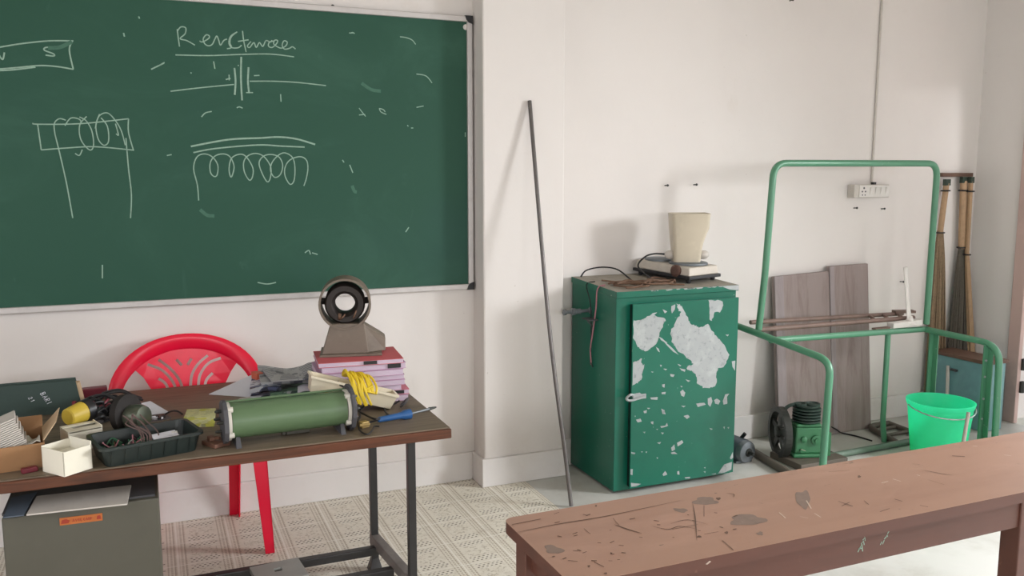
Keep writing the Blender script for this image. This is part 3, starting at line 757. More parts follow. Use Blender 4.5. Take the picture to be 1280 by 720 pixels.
lower = [[(90,640),(150,648),(120,662),(90,665)], [(612,585),(650,530),(695,515),(692,560),(650,580)], [(683,490),(700,455),(702,490),(690,500)], [(84,560),(100,558),(98,595),(86,590)], [(90,455),(115,460),(112,470),(92,466)],
 [(385,95),(400,82),(415,100),(408,125),(392,118)], [(270,195),(290,205),(298,230),(280,228)], [(405,240),(430,232),(442,245),(425,258)], [(480,165),(530,160),(538,172),(490,185)], [(550,135),(570,125),(578,150),(565,185),(550,170)], [(588,145),(605,135),(625,150),(615,172),(595,165)], [(640,150),(655,110),(680,105),(665,125),(668,165),(645,172)],
 [(365,400),(395,385),(405,400),(370,422)], [(330,430),(350,410),(355,440),(335,452)], [(328,460),(350,455),(368,468),(335,468)], [(265,300),(295,298),(305,280),(312,300),(270,312)], [(165,210),(185,205),(182,222),(168,222)], [(120,262),(145,255),(155,272),(130,278)], [(208,275),(225,272),(222,290),(210,285)],
 [(278,590),(295,570),(308,592),(285,600)], [(366,572),(378,568),(380,592),(368,590)], [(412,608),(445,605),(442,614),(415,615)], [(570,588),(600,582),(595,594)], [(245,400),(270,395),(262,408)], [(275,50),(292,48),(290,70),(278,65)], [(272,98),(298,95),(295,110),(275,108)], [(205,130),(250,125),(248,142),(210,140)], [(420,25),(445,30),(435,34)], [(385,58),(400,62),(392,70)], [(390,178),(418,178),(405,188)], [(560,312),(580,318),(568,324)], [(643,305),(652,302),(650,320)], [(668,308),(678,306),(675,318)], [(270,338),(288,340),(278,350)], [(160,335),(175,333),(172,345)], [(242,488),(252,488),(248,500)], [(525,548),(538,545),(534,556)], [(525,572),(538,570),(534,582)], [(185,190),(205,192),(195,200)], [(240,318),(252,316),(248,324)], [(150,452),(160,452),(156,460)], [(175,454),(186,452),(182,462)], [(80,110),(140,100),(175,125),(130,130),(90,126)]]
for i, p in enumerate(lower): flat(p, zB, 2, .0008, 50+i)
obj('door', bm, ['cabinet', 'bare'], cab)
# latch on the door's free edge
bm = B(); lp = onY(793, 496, dy); 
box(bm, lp.x-.01, lp.x+.06, dy-.006, dy, lp.z-.012, lp.z+.010)
tube(bm, catmull([lp+V((-.012,-.006,.012)), lp+V((-.035,-.018,.016)), lp+V((-.05,-.012,.0)), lp+V((-.03,-.012,-.012)), lp+V((.02,-.012,-.006)), lp+V((.05,-.012,-.002))], 5), .006, 8)
obj('latch', bm, 'bare', cab, smooth=True, label='grey hasp latch')
# spigot and shelf bracket on the left side
bm = B(); sp = onX(738, 388, KX0)
mm = axis_mat(sp+V((.002,0,0)), (-1, -.03, .0))
lathe(bm, [(.016,0),(.016,.006),(.008,.01),(.008,.055),(.013,.058),(.013,.085),(.017,.088),(.017,.105),(.009,.11),(.009,.135),(.014,.138),(.014,.15)], mm, 14)
obj('spigot', bm, 'motorgrey', cab, smooth=True, label='grey metal spigot sticking out of the side')
bm = B()
q = onX(742, 398, KX0)
box(bm, KX0-.05, KX0+.001, q.y-.05, q.y+.03, q.z-.003, q.z+.003)
tube(bm, [q+V((-.045,-.01,0)), q+V((-.0,-.01,-.05))], .003, 6)
obj('bracket', bm, 'steeldark', cab)
# ---- wires on and beside the cabinet
def ctop(x, y): 
    t = (y-KY0)/(KY1-KY0); return kt0+(kt1-kt0)*t
rd = random.Random(11)
bm = B()
for k in range(9):
    y0 = 3.50+rd.uniform(-.03, .12); pts = []
    for j in range(7):
        x = 2.02+.055*j+rd.uniform(-.012, .012); y = y0+rd.uniform(-.035, .035)+.04*math.sin(j+k)
        pts.append(V((x, y, ctop(x, y)+.007+rd.uniform(0, .016))))
    tube(bm, catmull(pts, 4), .0045, 6)
single('brown_wire_bundle', 'bundle of dusty brown wires lying on top of the green cabinet', 'wires', bm, 'wirebrown', (2.2, 3.55, ctop(0, 3.55)), smooth=True)
bm = B()
a, b = onY(726, 346, 3.80), onY(790, 343, 3.62)
tube(bm, catmull([a, onY(733, 338, 3.78), onY(752, 334, 3.74), onY(772, 337, 3.68), V((b.x, b.y, ctop(0, b.y)+.008))], 6), .004, 6)
single('arched_black_wire', 'thin black wire arching over the left of the cabinet top', 'wire', bm, 'blackwire', a, smooth=True)
bm = B()
tube(bm, catmull([V((1.99, 3.56, ctop(0, 3.56)+.006)), onX(747, 361, KX0-.012), onX(745, 385, KX0-.012), onX(741, 415, KX0-.014), onX(738, 436, KX0-.012), onX(739, 456, KX0-.012)], 6), .0035, 6)
single('pink_wire', 'pinkish wire hanging down the left side of the cabinet', 'wire', bm, 'wirepink', (1.95, 3.6, .9), smooth=True)
bm = B()
tube(bm, catmull([V((1.99, 3.66, ctop(0, 3.66)+.006)), onX(733, 356, KX0-.010), onX(738, 380, KX0-.014), onX(739, 420, KX0-.010), onX(738, 448, KX0-.012), onX(741, 459, KX0-.012)], 6), .003, 6)
single('dark_hanging_wire', 'dark wire hanging past the spigot on the cabinet side', 'wire', bm, 'blackwire', (1.95, 3.7, .9), smooth=True)
# ---- hotplate
hp0 = onY(862, 347, 3.475); hth = math.radians(17); ha, hb = .25, .37
hz = ctop(0, 3.5)+.0
hp = thing('hotplate', 'cream double hotplate with black base on top of the green cabinet', 'hotplate', (hp0.x, hp0.y, hz))
eX = V((math.cos(hth), math.sin(hth), 0)); eY = V((-math.sin(hth), math.cos(hth), 0)); up_l = .018
def hpt(a, b, z): 
    p = V((hp0.x, hp0.y, 0))+eX*a+eY*b; p.z = hz+z+up_l*b/hb; return p
def hslab(bm, a0, a1, b0, b1, z0, z1, ins=0.):
    hexa(bm, [hpt(a0,b0,z0), hpt(a1,b0,z0), hpt(a1,b1,z0), hpt(a0,b1,z0)], [hpt(a0+ins,b0+ins,z1), hpt(a1-ins,b0+ins,z1), hpt(a1-ins,b1-ins,z1), hpt(a0+ins,b1-ins,z1)])
bm = B(); hslab(bm, 0, ha, 0, hb, .020, .036); obj('base', bm, 'blackplastic', hp, bevel=.003)
bm = B(); hslab(bm, .008, ha-.008, .008, hb-.008, .036, .078, .006)
obj('housing', bm, 'hotwhite', hp, bevel=.006)
for a_, b_ in ((.03, .03), (ha-.03, .03), (.03, hb-.03), (ha-.03, hb-.03)):
    bm = B(); p = hpt(a_, b_, .022); zb_ = ctop(0, min(p.y, KY1)); lathe(bm, [(.010, zb_), (.012, zb_+.006), (.014, p.z)], Matrix.Translation((p.x, p.y, 0)), 10); obj('foot', bm, 'blackplastic', hp)
bm = B(); p = hpt(0, .09, .055); 
lathe(bm, [(.03, -.004), (.03, .008), (.02, .014)], axis_mat(p+eX*.008, -eX), 16); obj('control_knob', bm, simple('rust_brown', rgb(92, 66, 56), .7, var=.4), hp, label='rusty brown control dial')
discs = []
for (px, py, r_, yy) in ((864, 326, .098, None), (826, 323, .085, None)):
    pass
d1 = hpt(ha*.52, .115, .080); d2 = hpt(ha*.45, .285, .080)
for d_, r_ in ((d1, .098), (d2, .078)):
    bm = B(); lathe(bm, [(r_, -.003), (r_, .006), (r_-.006, .010)], Matrix.Translation(d_), 28); obj('ring_plate', bm, 'motorgrey', hp, smooth=True)
# ---- plastic jug on the hotplate
jz = d1.z+.0105
jc = V((d1.x-.004, d1.y, jz))
jug = thing('plastic_jug', 'yellowed cream plastic container with side knobs standing on the hotplate', 'container', jc, 0)
jr = Matrix.Translation(jc) @ Matrix.Rotation(-YAW, 4, 'Z')
def jp(x, y, z): return jr @ V((x, y, z))
bm = B()
def jsec(z, xl, xr, yd, rr=.018):
    pts = []
    for (cx_, cy_, a0) in ((xl+rr, -yd+rr, 180), (xr-rr, -yd+rr, 270), (xr-rr, yd-rr, 0), (xl+rr, yd-rr, 90)):
        for k in range(4): a = math.radians(a0+k*30); pts.append(jp(cx_+rr*math.cos(a), cy_+rr*math.sin(a), z))
    return pts
secs = [(0, -.074, .058, .05), (.07, -.080, .064, .056), (.10, -.083, .070, .06), (.145, -.087, .084, .064), (.17, -.089, .095, .066), (.236, -.093, .098, .068), (.242, -.095, .100, .070), (.244, -.089, .094, .064), (.236, -.089, .094, .064), (.04, -.072, .060, .05)]
rg = [[bm.verts.new(p) for p in jsec(*s)] for s in secs]
for a, b in zip(rg[:-1], rg[1:]):
    for k in range(16): bm.faces.new((a[k], a[(k+1) % 16], b[(k+1) % 16], b[k]))
bm.faces.new(rg[0][::-1]); bm.faces.new(rg[-1])
obj('body', bm, 'creamjug', jug, smooth=True)
for s in (-1, 1):
    bm = B()
    lathe(bm, [(.004, -.03), (.014, -.028), (.021, -.015), (.023, 0), (.021, .015), (.012, .027), (.003, .03)], axis_mat(jp(s*.082+(-.004), .0, .034), jr.to_3x3() @ V((s, 0, .1))), 14)
    obj('side_knob', bm, 'offwhite', jug, smooth=True)
bm = B(); 
c0 = jp(-.10, .02, .034)
tube(bm, catmull([c0, jp(-.16, .03, .036), jp(-.21, .03, .02), jp(-.245, .02, -.03), V((jp(-.26,0,0).x, 3.56, ctop(0,3.56)+.01)), V((2.18, 3.55, ctop(0,3.55)+.008))], 6), .0045, 7)
single('black_heater_cord', 'black cord curving from the container down to the wires on the cabinet', 'cord', bm, 'blackwire', c0, smooth=True)
# ================================================================== GREEN TUBE FRAME (right)
fr = thing('tubular_seat_frame', 'green tubular steel bench frame without seat boards, with a tall back hoop', 'frame', (3.5, 3.4, 0))
rt = .0165
def ftube(name, pts, r=rt, fil=.09, mat='tube', **k):
    bm = B(); tube(bm, fillet(pts, fil, 8), r, 12); return obj(name, bm, mat, fr, smooth=True, **k)
Lb, Lf = V((2.80, 3.66, .728)), V((2.935, 3.07, .632))
ftube('side_tube', [Lb, Lf, V((2.90, 3.055, .0))], .0175, .07)
Rb, Rf = V((4.045, 3.52, .632)), V((4.105, 3.09, .612))
ftube('side_tube', [Rb, Rf, V((4.09, 3.065, .0))], .0175, .10)
ftube('cross_rail', [V((2.868, 3.42, .674)), V((3.5, 3.47, .652)), Rb], .0165)
ftube('back_hoop', [V((2.858, 3.50, .715)), V((2.885, 3.50, 1.0)), V((2.915, 3.50, 1.562)), V((4.043, 3.50, 1.567)), V((4.035, 3.50, .665))], .0175, .075)
ftube('leg', [onY(1110, 418, 3.505), onY(1107, 470, 3.505), V((onY(1104, 518, 3.505).x, 3.505, .13)), V((onY(1106, 526, 3.505).x+.02, 3.52, .0))], .0155, .04)
def flat_post(p, z1, label=None, bolts=False):
    bm = B(); box(bm, p.x-.017, p.x+.017, p.y-.004, p.y+.004, 0, z1); box(bm, p.x+.011, p.x+.017, p.y-.034, p.y, 0, z1)
    o = obj('flat_post', bm, 'tube', fr)
    if bolts:
        for z in (.2, .31, .43, .52):
            bm = B(); lathe(bm, [(.007, 0), (.006, .005)], axis_mat((p.x-.002, p.y-.004, z), (0, -1, 0)), 8); obj('bolt', bm, 'bare', o)
pp = onZ(1165, 418, .62); flat_post(V((4.055, 3.475, 0)), .618)
flat_post(V((4.088, 3.155, 0)), .605, bolts=True)
# brown ladder-like frame lying on top
bl = thing('brown_rail_frame', 'dusty brown two-tube frame with short rungs resting on the green frame', 'frame', (3.5, 3.56, .66))
def btube(name, a, b, r=.012):
    bm = B(); tube(bm, [a, b], r, 10); return obj(name, bm, 'tubebrown', bl, smooth=True)
A0, A1 = onY(938, 403, 3.66), onY(1128, 392, 3.66)
B0, B1 = onY(950, 412, 3.535), onY(1142, 397, 3.56)
btube('rail', A0, A1); btube('rail', B0, B1, .013)
for t in (.745, .84, .94): btube('rung', A0.lerp(A1, t+.02), B0.lerp(B1, t-.01), .009)
bm = B(); box(bm, 0, .12, 0, .05, 0, .014, 0, Matrix.Translation(A1+V((-.07,-.02,.008))) @ Matrix.Rotation(-.3, 4, 'Z')); obj('end_plate', bm, 'tubebrown', bl)
bm = B(); box(bm, 0, .11, 0, .03, 0, .010, 0, Matrix.Translation(onY(1095, 413, 3.50)) @ Matrix.Rotation(.05, 4, 'Z')); obj('under_plate', bm, 'tubebrown', bl)
# white strip on a white block
wb = onY(1128, 408, 3.50)
wt = thing('white_lamp_holder', 'white block with an upright white strip sitting on the corner of the green frame', 'bracket', (wb.x, 3.51, wb.z))
bm = B(); w0, w1 = onY(1117, 411, 3.49), onY(1153, 407, 3.49)
hexa(bm, [w0, w1, w1+V((0,.05,0)), w0+V((0,.05,0))], [w0+V((0,0,.030)), w1+V((0,0,.034)), w1+V((0,.05,.034)), w0+V((0,.05,.030))]); obj('block', bm, 'white', wt, bevel=.004)
bm = B(); s0_, s1_, s2_ = onY(1137, 405, 3.515), onY(1135, 380, 3.52), onY(1132, 334, 3.53)
tube(bm, catmull([s0_, s1_, s2_], 6), .009, 10, flat=(.007, .0155, (0, 1, 0)))
lathe(bm, [(.036, 0), (.022, .02), (.012, .045)], Matrix.Translation(s0_+V((0,0,-.0))), 14)
obj('strip', bm, 'white', wt, smooth=True)
# floor frame with rungs
ff = thing('floor_rail_frame', 'dusty tubular frame with rungs lying on the floor beneath the green frame', 'frame', (3.7, 3.5, 0))
def gtube(name, pts, r=.018, mat='tubedark', fil=.06):
    bm = B(); tube(bm, fillet(pts, fil), r, 10); obj(name, bm, mat, ff, smooth=True)
z_ = .0185
gtube('front_rail', [V((3.26, 3.40, z_)), V((4.02, 3.43, z_))])
gtube('side_rail', [V((4.05, 3.735, z_)), V((3.885, 3.735, z_)), V((3.79, 3.425, z_))], .018, 'darktube')
for y in (3.66, 3.56): gtube('rung', [V((3.86-(3.66-y)*.3, y, z_)), V((4.04, y+.01, z_))], .011, 'darktube')
gtube('end_rail', [V((4.05, 3.735, z_)), V((4.02, 3.43, z_))], .016, 'darktube')
# loose brown tube on the floor behind the cabinet
bm = B(); a, b = onZ(934, 560, .02), onZ(988, 593, .02); tube(bm, catmull([a, a.lerp(b, .5)+V((.0, .0, 0)), b], 4), .021, 12)
single('loose_brown_tube', 'brown steel tube lying on the floor between cabinet and compressor', 'tube', bm, 'darktube', (a+b)/2-V((0,0,.02)), smooth=True)
# ================================================================== WOODEN BOARDS against the wall
def lean_board(name, label, tl, tr, bl_, br, th, Yt, Yb, batten):
    T0, T1 = onY(*tl, Yt), onY(*tr, Yt); 
    zb0 = .002
    b0, b1 = V((T0.x, Yb, zb0)), V((T1.x, Yb, zb0))
    t = thing(name, label, 'board', ((T0.x+T1.x)/2, Yb, 0))
    bm = B(); hexa(bm, [b0, b1, b1+V((0,th,0)), b0+V((0,th,0))], [T0, T1, T1+V((0,th,0)), T0+V((0,th,0))]); obj('panel', bm, 'board', t, bevel=.002)
    bw = batten
    for (s, e, w) in bw:
        bm = B(); q0, q1 = V((T0.x+s, Yb-.008, zb0)), V((T0.x+s+w, Yb-.008, zb0)); u0, u1 = T0+V((s,-.008,0)), T0+V((s+w,-.008,0)); u1.z = u0.z = T0.z+(T1.z-T0.z)*min(1,max(0,(s+w/2)/(T1.x-T0.x)))+e
        hexa(bm, [q0, q1, q1+V((0,.008,0)), q0+V((0,.008,0))], [u0, u1, u1+V((0,.008,0)), u0+V((0,.008,0))]); obj('batten', bm, 'boardedge', t, bevel=.002)
lean_board('wooden_board', 'shorter dusty wooden board leaning on the wall behind the compressor', (967, 346), (1036, 339), None, None, .02, 3.835, 3.735, [(.0, .002, .062)])
lean_board('wooden_board', 'taller dusty wooden board leaning on the wall with a batten on its left edge', (1036, 333), (1085, 329.5), None, None, .02, 3.838, 3.745, [(.0, .0, .034)])
# ================================================================== COMPRESSOR
cc = V((3.145, 3.45, .045))
comp = thing('air_compressor', 'small green air compressor with cooling fins and spoked flywheel under the green frame', 'compressor', (cc.x, cc.y, 0), 0)
bm = B(); box(bm, cc.x-.14, cc.x+.17, cc.y-.14, cc.y+.10, 0, .035); obj('base_plate', bm, 'darktube', comp, bevel=.003, label='dark dusty base plate')
bm = B(); ax = Matrix.Translation(cc) @ Matrix.Rotation(-.35, 4, 'Z')
def cbox(x0, x1, y0, y1, z0, z1, tap=0.):
    bs = [ax @ V(p) for p in ((x0,y0,z0),(x1,y0,z0),(x1,y1,z0),(x0,y1,z0))]
    ts = [ax @ V(p) for p in ((x0+tap,y0+tap,z1),(x1-tap,y0+tap,z1),(x1-tap,y1-tap,z1),(x0+tap,y1-tap,z1))]
    hexa(bm, bs, ts)
cbox(-.085, .085, -.075, .075, -.010, .012); cbox(-.075, .075, -.065, .065, .012, .150, .006); cbox(-.068, .068, -.06, .06, .150, .168)
obj('crankcase', bm, 'compgreen', comp, bevel=.008)
bm = B(); lathe(bm, [(.0, 0), (.026, 0), (.026, .012), (.012, .014), (.012, .024), (.0, .024)], axis_mat(ax @ V((.035, -.062, .085)), ax.to_3x3() @ V((0, -1, 0))), 16, cap0=False, cap1=False)
obj('oil_plug', bm, 'compgreen', comp, smooth=True); bm = B()
lathe(bm, [(.016, 0), (.016, .01), (.006, .016)], axis_mat(ax @ V((-.03, -.062, .088)), ax.to_3x3() @ V((0, -1, 0))), 12)
obj('oil_plug', bm, 'compgreen', comp, smooth=True); bm = B()
lathe(bm, [(.010, 0), (.010, .012)], axis_mat(ax @ V((-.04, -.062, .03)), ax.to_3x3() @ V((0, -1, 0))), 8)
obj('oil_plug', bm, 'compgreen', comp, smooth=True)
bm = B()
prof = [(.050, .168)]
for k in range(5): z0 = .172+.016*k; prof += [(.052, z0), (.072, z0+.002), (.072, z0+.008), (.052, z0+.010)]
prof += [(.060, .252), (.060, .258)]
lathe(bm, prof, Matrix.Translation(ax @ V((.005, 0, 0))) , 24)
obj('finned_cylinder', bm, 'compdark', comp, smooth=False)
bm = B()
for (dx, r_) in ((-.030, .034), (.034, .040)): lathe(bm, [(r_, .254), (r_, .266), (r_*.75, .268), (r_*.7, .262)], Matrix.Translation(ax @ V((dx, .0, 0))), 18)
tube(bm, catmull([ax @ V((-.03,0,.262)), ax @ V((-.085,.0,.255)), ax @ V((-.11,.01,.225)), ax @ V((-.10,.02,.18))], 5), .010, 8)
obj('cylinder_head', bm, 'compdark', comp, smooth=True)
# flywheel with spokes, axle pointing left
wc = ax @ V((-.125, .02, .105)); wd = ax.to_3x3() @ V((-1, 0, 0)); wm = axis_mat(wc, wd)
R_ = .135
fwz = max(.0, R_+.002-wc.z)
wc.z += fwz; wm = axis_mat(wc, wd)
fl = None
bm = B()
lathe(bm, [(R_-.026, -.018), (R_, -.018), (R_, .018), (R_-.026, .018)], wm, 36, cap0=False, cap1=False)
rings_ = bm.verts[:]; n_ = 36
bm.verts.ensure_lookup_table()
for k in range(n_): bm.faces.new((bm.verts[k], bm.verts[3*n_+k], bm.verts[3*n_+(k+1) % n_], bm.verts[(k+1) % n_]))
lathe(bm, [(.03, -.022), (.03, .022), (.018, .026)], wm, 16)
for k in range(5):
    a = 2*PI*k/5+.3; d = wm.to_3x3() @ V((math.cos(a), math.sin(a), 0)); s_ = wm.to_3x3() @ V((-math.sin(a), math.cos(a), 0)); n3 = wd.normalized()
    p, q = wc+d*.024, wc+d*(R_-.02)
    hexa(bm, [p-s_*.02-n3*.007, p+s_*.02-n3*.007, q+s_*.014-n3*.007, q-s_*.014-n3*.007], [p-s_*.02+n3*.007, p+s_*.02+n3*.007, q+s_*.014+n3*.007, q-s_*.014+n3*.007])
fl = obj('flywheel', bm, 'cast', comp, label='dark spoked flywheel')
bm = B(); tube(bm, [wc, ax @ V((-.06, .02, .105+fwz))], .014, 10); obj('shaft', bm, 'cast', comp)
bm = B(); q = ax @ V((.105, .01, -.01)); box(bm, 0, .022, -.05, .05, 0, .125, 0, Matrix.Translation(q) @ Matrix.Rotation(-.35, 4, 'Z')); obj('side_plate', bm, 'compgreen', comp)
# wire on the floor
bm = B(); tube(bm, catmull([onZ(1038, 533, .05), onZ(1046, 537, .03), onZ(1052, 541, .006), onZ(1070, 545, .006), onZ(1090, 551, .006)], 5), .0045, 6)
single('floor_wire', 'short dark wire on the floor right of the compressor', 'wire', bm, 'blackwire', onZ(1070, 545, 0), smooth=True)
# ---- small electric motor beside the cabinet
mc = onZ(926, 562, .062)
mo = thing('electric_motor', 'small grey electric motor on the floor behind the green cabinet', 'motor', (mc.x, mc.y, 0))
md = V((.15, -1, -.02)).normalized(); mm = axis_mat(mc+md*.055, -md)
bm = B(); lathe(bm, [(.030, 0), (.055, .006), (.060, .02), (.060, .035)], mm, 22); obj('end_bell', bm, 'motorgrey', mo, smooth=True, label='light grey end bell')
bm = B(); lathe(bm, [(.062, .035), (.062, .15), (.045, .165)], mm, 22); obj('housing', bm, simple('motor_blue_grey', rgb(86, 96, 106), .45, .3), mo, smooth=True)
bm = B(); lathe(bm, [(.022, -.004), (.024, .002)], mm, 14); lathe(bm, [(.010, -.035), (.010, 0)], mm, 10); obj('shaft', bm, 'cast', mo)
bm = B(); tube(bm, [mc+V((.01,.02,.05)), mc+V((.025,.0,.085))], .010, 8); obj('terminal', bm, 'blackplastic', mo)
bm = B(); box(bm, mc.x-.05, mc.x+.05, mc.y-.03, mc.y+.05, 0, .012); obj('foot', bm, 'motorgrey', mo)
# ================================================================== BUCKET
kc = onZ(1171, 572, 0); 
bk = thing('plastic_bucket', 'bright mint green plastic bucket standing on the floor inside the green frame', 'bucket', (kc.x, kc.y, 0))
kr0, kr1, kh = .128, .166, .315
bm = B()
lathe(bm, [(kr0-.01, 0), (kr0, .004), (kr0+.004, .02), (kr1-.006, kh-.03), (kr1-.003, kh-.028), (kr1+.004, kh-.004), (kr1+.004, kh), (kr1-.004, kh), (kr1-.006, kh-.01), (kr0, .03), (kr0-.008, .012)], Matrix.Translation((kc.x, kc.y, 0)), 40)
obj('pail', bm, 'bucket', bk, smooth=True)
bm = B()
side = cR.normalized(); fwd = V((cF.x, cF.y, 0)).normalized()
k0 = kc+side*(-kr1*.98)+V((0,0,kh-.02)); k1 = kc+side*(kr1*.98)+V((0,0,kh-.02))
hp_ = []
for k in range(17):
    a = PI*k/16; hp_.append(kc+side*(-math.cos(a)*(kr1+.004))-fwd*(math.sin(a)*(kr1+.004))+V((0,0,kh-.022-.035*math.sin(a))))
tube(bm, hp_, .0035, 8)
obj('handle', bm, 'bare', bk, smooth=True, label='thin wire handle hanging at the front')
# grey stick leaning in front of the bucket
bm = B(); s1_ = kc-fwd*(kr1+.022)+side*.05; s1_.z = kh-.012; s0_ = kc-fwd*(kr1+.05)+side*.005; s0_.z = .006
tube(bm, [s0_, s1_], .0095, 10)
single('grey_stick', 'pale grey stick leaning on the front of the green bucket', 'stick', bm, 'wood_plain', s0_, smooth=True)
# ================================================================== TEAL BOX, BROOMS
tx0, ty0, ty1, tz = 4.46, 3.43, 3.80, .405
tx1 = 4.62
tb = thing('teal_metal_box', 'dull teal metal box with a dusty brown top in the right corner', 'box', (4.62, 3.6, 0), math.radians(0))
bm = B(); hexa(bm, [(tx0,ty0,0),(tx1,ty0,0),(tx1,ty1,0),(tx0-.0,ty1,0)], [(tx0,ty0,tz),(tx1,ty0,tz),(tx1,ty1,tz),(tx0,ty1,tz)]); obj('body', bm, 'teal', tb, bevel=.006)
bm = B(); box(bm, tx0-.012, tx1+.01, ty0-.012, ty1+.01, tz, tz+.022); obj('lid', bm, 'brownrail', tb, bevel=.004, label='dusty brown lid')
bm = B(); q = onX(1192, 462, tx0); box(bm, tx0-.018, tx0+.001, q.y-.03, q.y+.01, q.z-.006, q.z+.006); obj('catch', bm, 'steeldark', tb)
bm = B(); q0, q1 = onX(1185, 500, tx0-.03), onX(1185, 457, tx0-.012); q0 = V((q0.x, q0.y, .0)); tube(bm, [q0, q1], .010, 8)
single('pale_slat', 'pale upright slat leaning on the front of the teal box behind the bucket', 'slat', bm, 'offwhite', q0)
bm = B(); p0, p1 = onY(1176, 218.5, 3.862), onY(1214, 218.5, 3.862)
box(bm, p0.x, p1.x, 3.846, 3.879, p0.z-.012, p0.z+.012)
single('broom_rail', 'short brown wooden rail on the wall above the brooms', 'rail', bm, 'brownrail', (p0.x, 3.879, p0.z), bevel=.003)
def broom(label, top, neck, bot, wtop, wneck, wbot, bmat):
    """top, neck, bottom: world points; a bound bundle flaring into bristles"""
    t = thing('broom', label, 'broom', bot, 0, 'brooms hanging in the corner')
    top, neck, bot = V(top), V(neck), V(bot)
    rd = random.Random(hash(label) % 1000 if False else len(label))
    bm = B()
    for k in range(11):
        a = 2*PI*k/11; rr = 1 if k else 0
        o0 = V((math.cos(a)*wtop*.62*rr, math.sin(a)*.010*rr, rd.uniform(-.01, .01))); o1 = V((math.cos(a)*wneck*.62*rr, math.sin(a)*.010*rr, 0))
        tube(bm, [top+o0, neck+o1], wtop*.34, 6)
    obj('handle_bundle', bm, 'bamboo', t, smooth=True, label='tan bound handle')
    bm = B()
    for k in range(46):
        u = -1+2*k/45+rd.uniform(-.03, .03); yo = rd.uniform(-.014, .012)
        o1 = V((u*wneck*.8, yo*.4, .02)); om = V((u*wbot*.62, yo, 0)); o2 = V((u*wbot*1.15, yo*1.2, rd.uniform(0, .05)))
        mid = neck.lerp(bot, .27)+om
        tube(bm, catmull([neck+o1, mid, bot+o2], 3), [.0055]*3+[.0045]*3+[.003], 5)
    obj('bristles', bm, bmat, t, smooth=True)
    for f_, in ((.12,), (.98,)):
        c_ = top.lerp(neck, f_); bm = B(); w_ = wtop*(1-f_)+wneck*f_
        tube(bm, [c_+V((math.cos(2*PI*k/14)*(w_+.006), math.sin(2*PI*k/14)*.022, 0)) for k in range(14)], .005, 6, closed=True); obj('binding', bm, 'blackplastic', t)
    bm = B(); box(bm, top.x-wtop, top.x+wtop, top.y-.014, top.y+.010, top.z-.004, top.z+.034); obj('end_wrap', bm, simple('dark_green_wrap', rgb(46, 60, 50), .7), t)
yy = 3.838
broom('tan broom in the corner, left of the two beside the green hoop', onY(1183, 231, yy), onY(1175, 292, yy), V((onY(1172, 432, yy).x, yy, .012)), .020, .020, .075, 'bristletan')
broom('tan broom with dark bristles nearest the right wall', onY(1205, 228, yy), onY(1202, 311, yy), V((onY(1197, 432, yy).x, yy, .012)), .028, .024, .075, 'bristle')
broom('slim pale broom squeezed between the dark broom and the wall', onY(1213.5, 228, yy-.03), onY(1208.5, 320, yy-.03), V((onY(1213, 432, yy).x+.022, yy-.035, .012)), .014, .010, .018, 'bamboo')
# ================================================================== SWITCHBOARD, NAILS
sb = thing('switchboard', 'white electrical switchboard with socket and switches on the wall behind the green hoop', 'switchboard', (3.95, WY, 1.42))
z0_, z1_ = 1.372, 1.448
X0_, X1_ = onY(1068, 237, WY-.055).x, onY(1112, 237, WY-.055).x
bm = B(); box(bm, X0_, X1_, WY-.055, WY, z0_, z1_); obj('box', bm, 'offwhite', sb, bevel=.004)
bm = B(); box(bm, X0_+.035, X1_-.004, WY-.060, WY-.054, z0_+.004, z1_-.004); obj('front_plate', bm, 'white', sb, bevel=.002)
bm = B()
for (dx, dz, r_) in ((0, .018, .006), (-.012, -.002, .005), (.012, -.002, .005), (-.010, -.022, .004), (.010, -.022, .004)): lathe(bm, [(r_, 0), (r_, .0012)], axis_mat((X0_+.068+dx, WY-.060, (z0_+z1_)/2+dz), (0, -1, 0)), 10)
obj('socket_holes', bm, 'slategrey', sb, label='socket pin holes')
for k in range(4):
    bm = B(); x_ = X0_+.115+k*.040; 
    hexa(bm, [(x_,WY-.060,z0_+.015),(x_+.022,WY-.060,z0_+.015),(x_+.022,WY-.058,z0_+.015),(x_,WY-.058,z0_+.015)], [(x_,WY-.068,z1_-.015),(x_+.022,WY-.068,z1_-.015),(x_+.022,WY-.058,z1_-.015),(x_,WY-.058,z1_-.015)])
    obj('rocker_switch', bm, 'white', sb)
bm = B(); cxn = onY(1088, 226, WY).x; box(bm, cxn-.005, cxn+.016, WY-.03, WY-.01, z1_-.001, z1_+.014); obj('cable_entry', bm, 'blackplastic', sb)
bm = B(); tube(bm, [(cxn+.002, WY-.009, z1_+.004), (onY(1101, 0, WY).x, WY-.009, 2.503), (onY(1101, 0, WY).x+.006, WY-.009, HZ-.002)], .0065, 8)
single('wall_conduit', 'thin pale conduit running down the wall to the switchboard', 'conduit', bm, 'offwhite', (cxn, WY, z1_+.01), smooth=True)
for (px, py, lab) in ((831, 232, 'small dark nail in the wall above the cream container, left one'), (867, 231, 'small dark nail in the wall above the cream container, right one'), (1067, 260, 'small dark nail in the wall under the left of the switchboard'), (1101.5, 261, 'small dark nail in the wall under the right of the switchboard'), (987, 1, 'dark nail at the top of the wall right of the pillar'), (1125, 352, 'dark nail low on the wall beside the taller board')):
    p = onY(px, py, WY); bm = B()
    lathe(bm, [(.003, -.004), (.003, .022), (.007, .022), (.006, .026)], axis_mat(p, (.15, -1, .05)), 8)
    single('wall_nail', lab, 'nail', bm, 'cast', p, 'nails in the wall')
p = onY(414, 9, WY); bm = B(); lathe(bm, [(.003, -.004), (.003, .02), (.008, .02), (.006, .025)], axis_mat(p, (.15, -1, .05)), 8)
single('wall_nail', 'dark nail in the wall just above the blackboard frame', 'nail', bm, 'cast', p, 'nails in the wall')
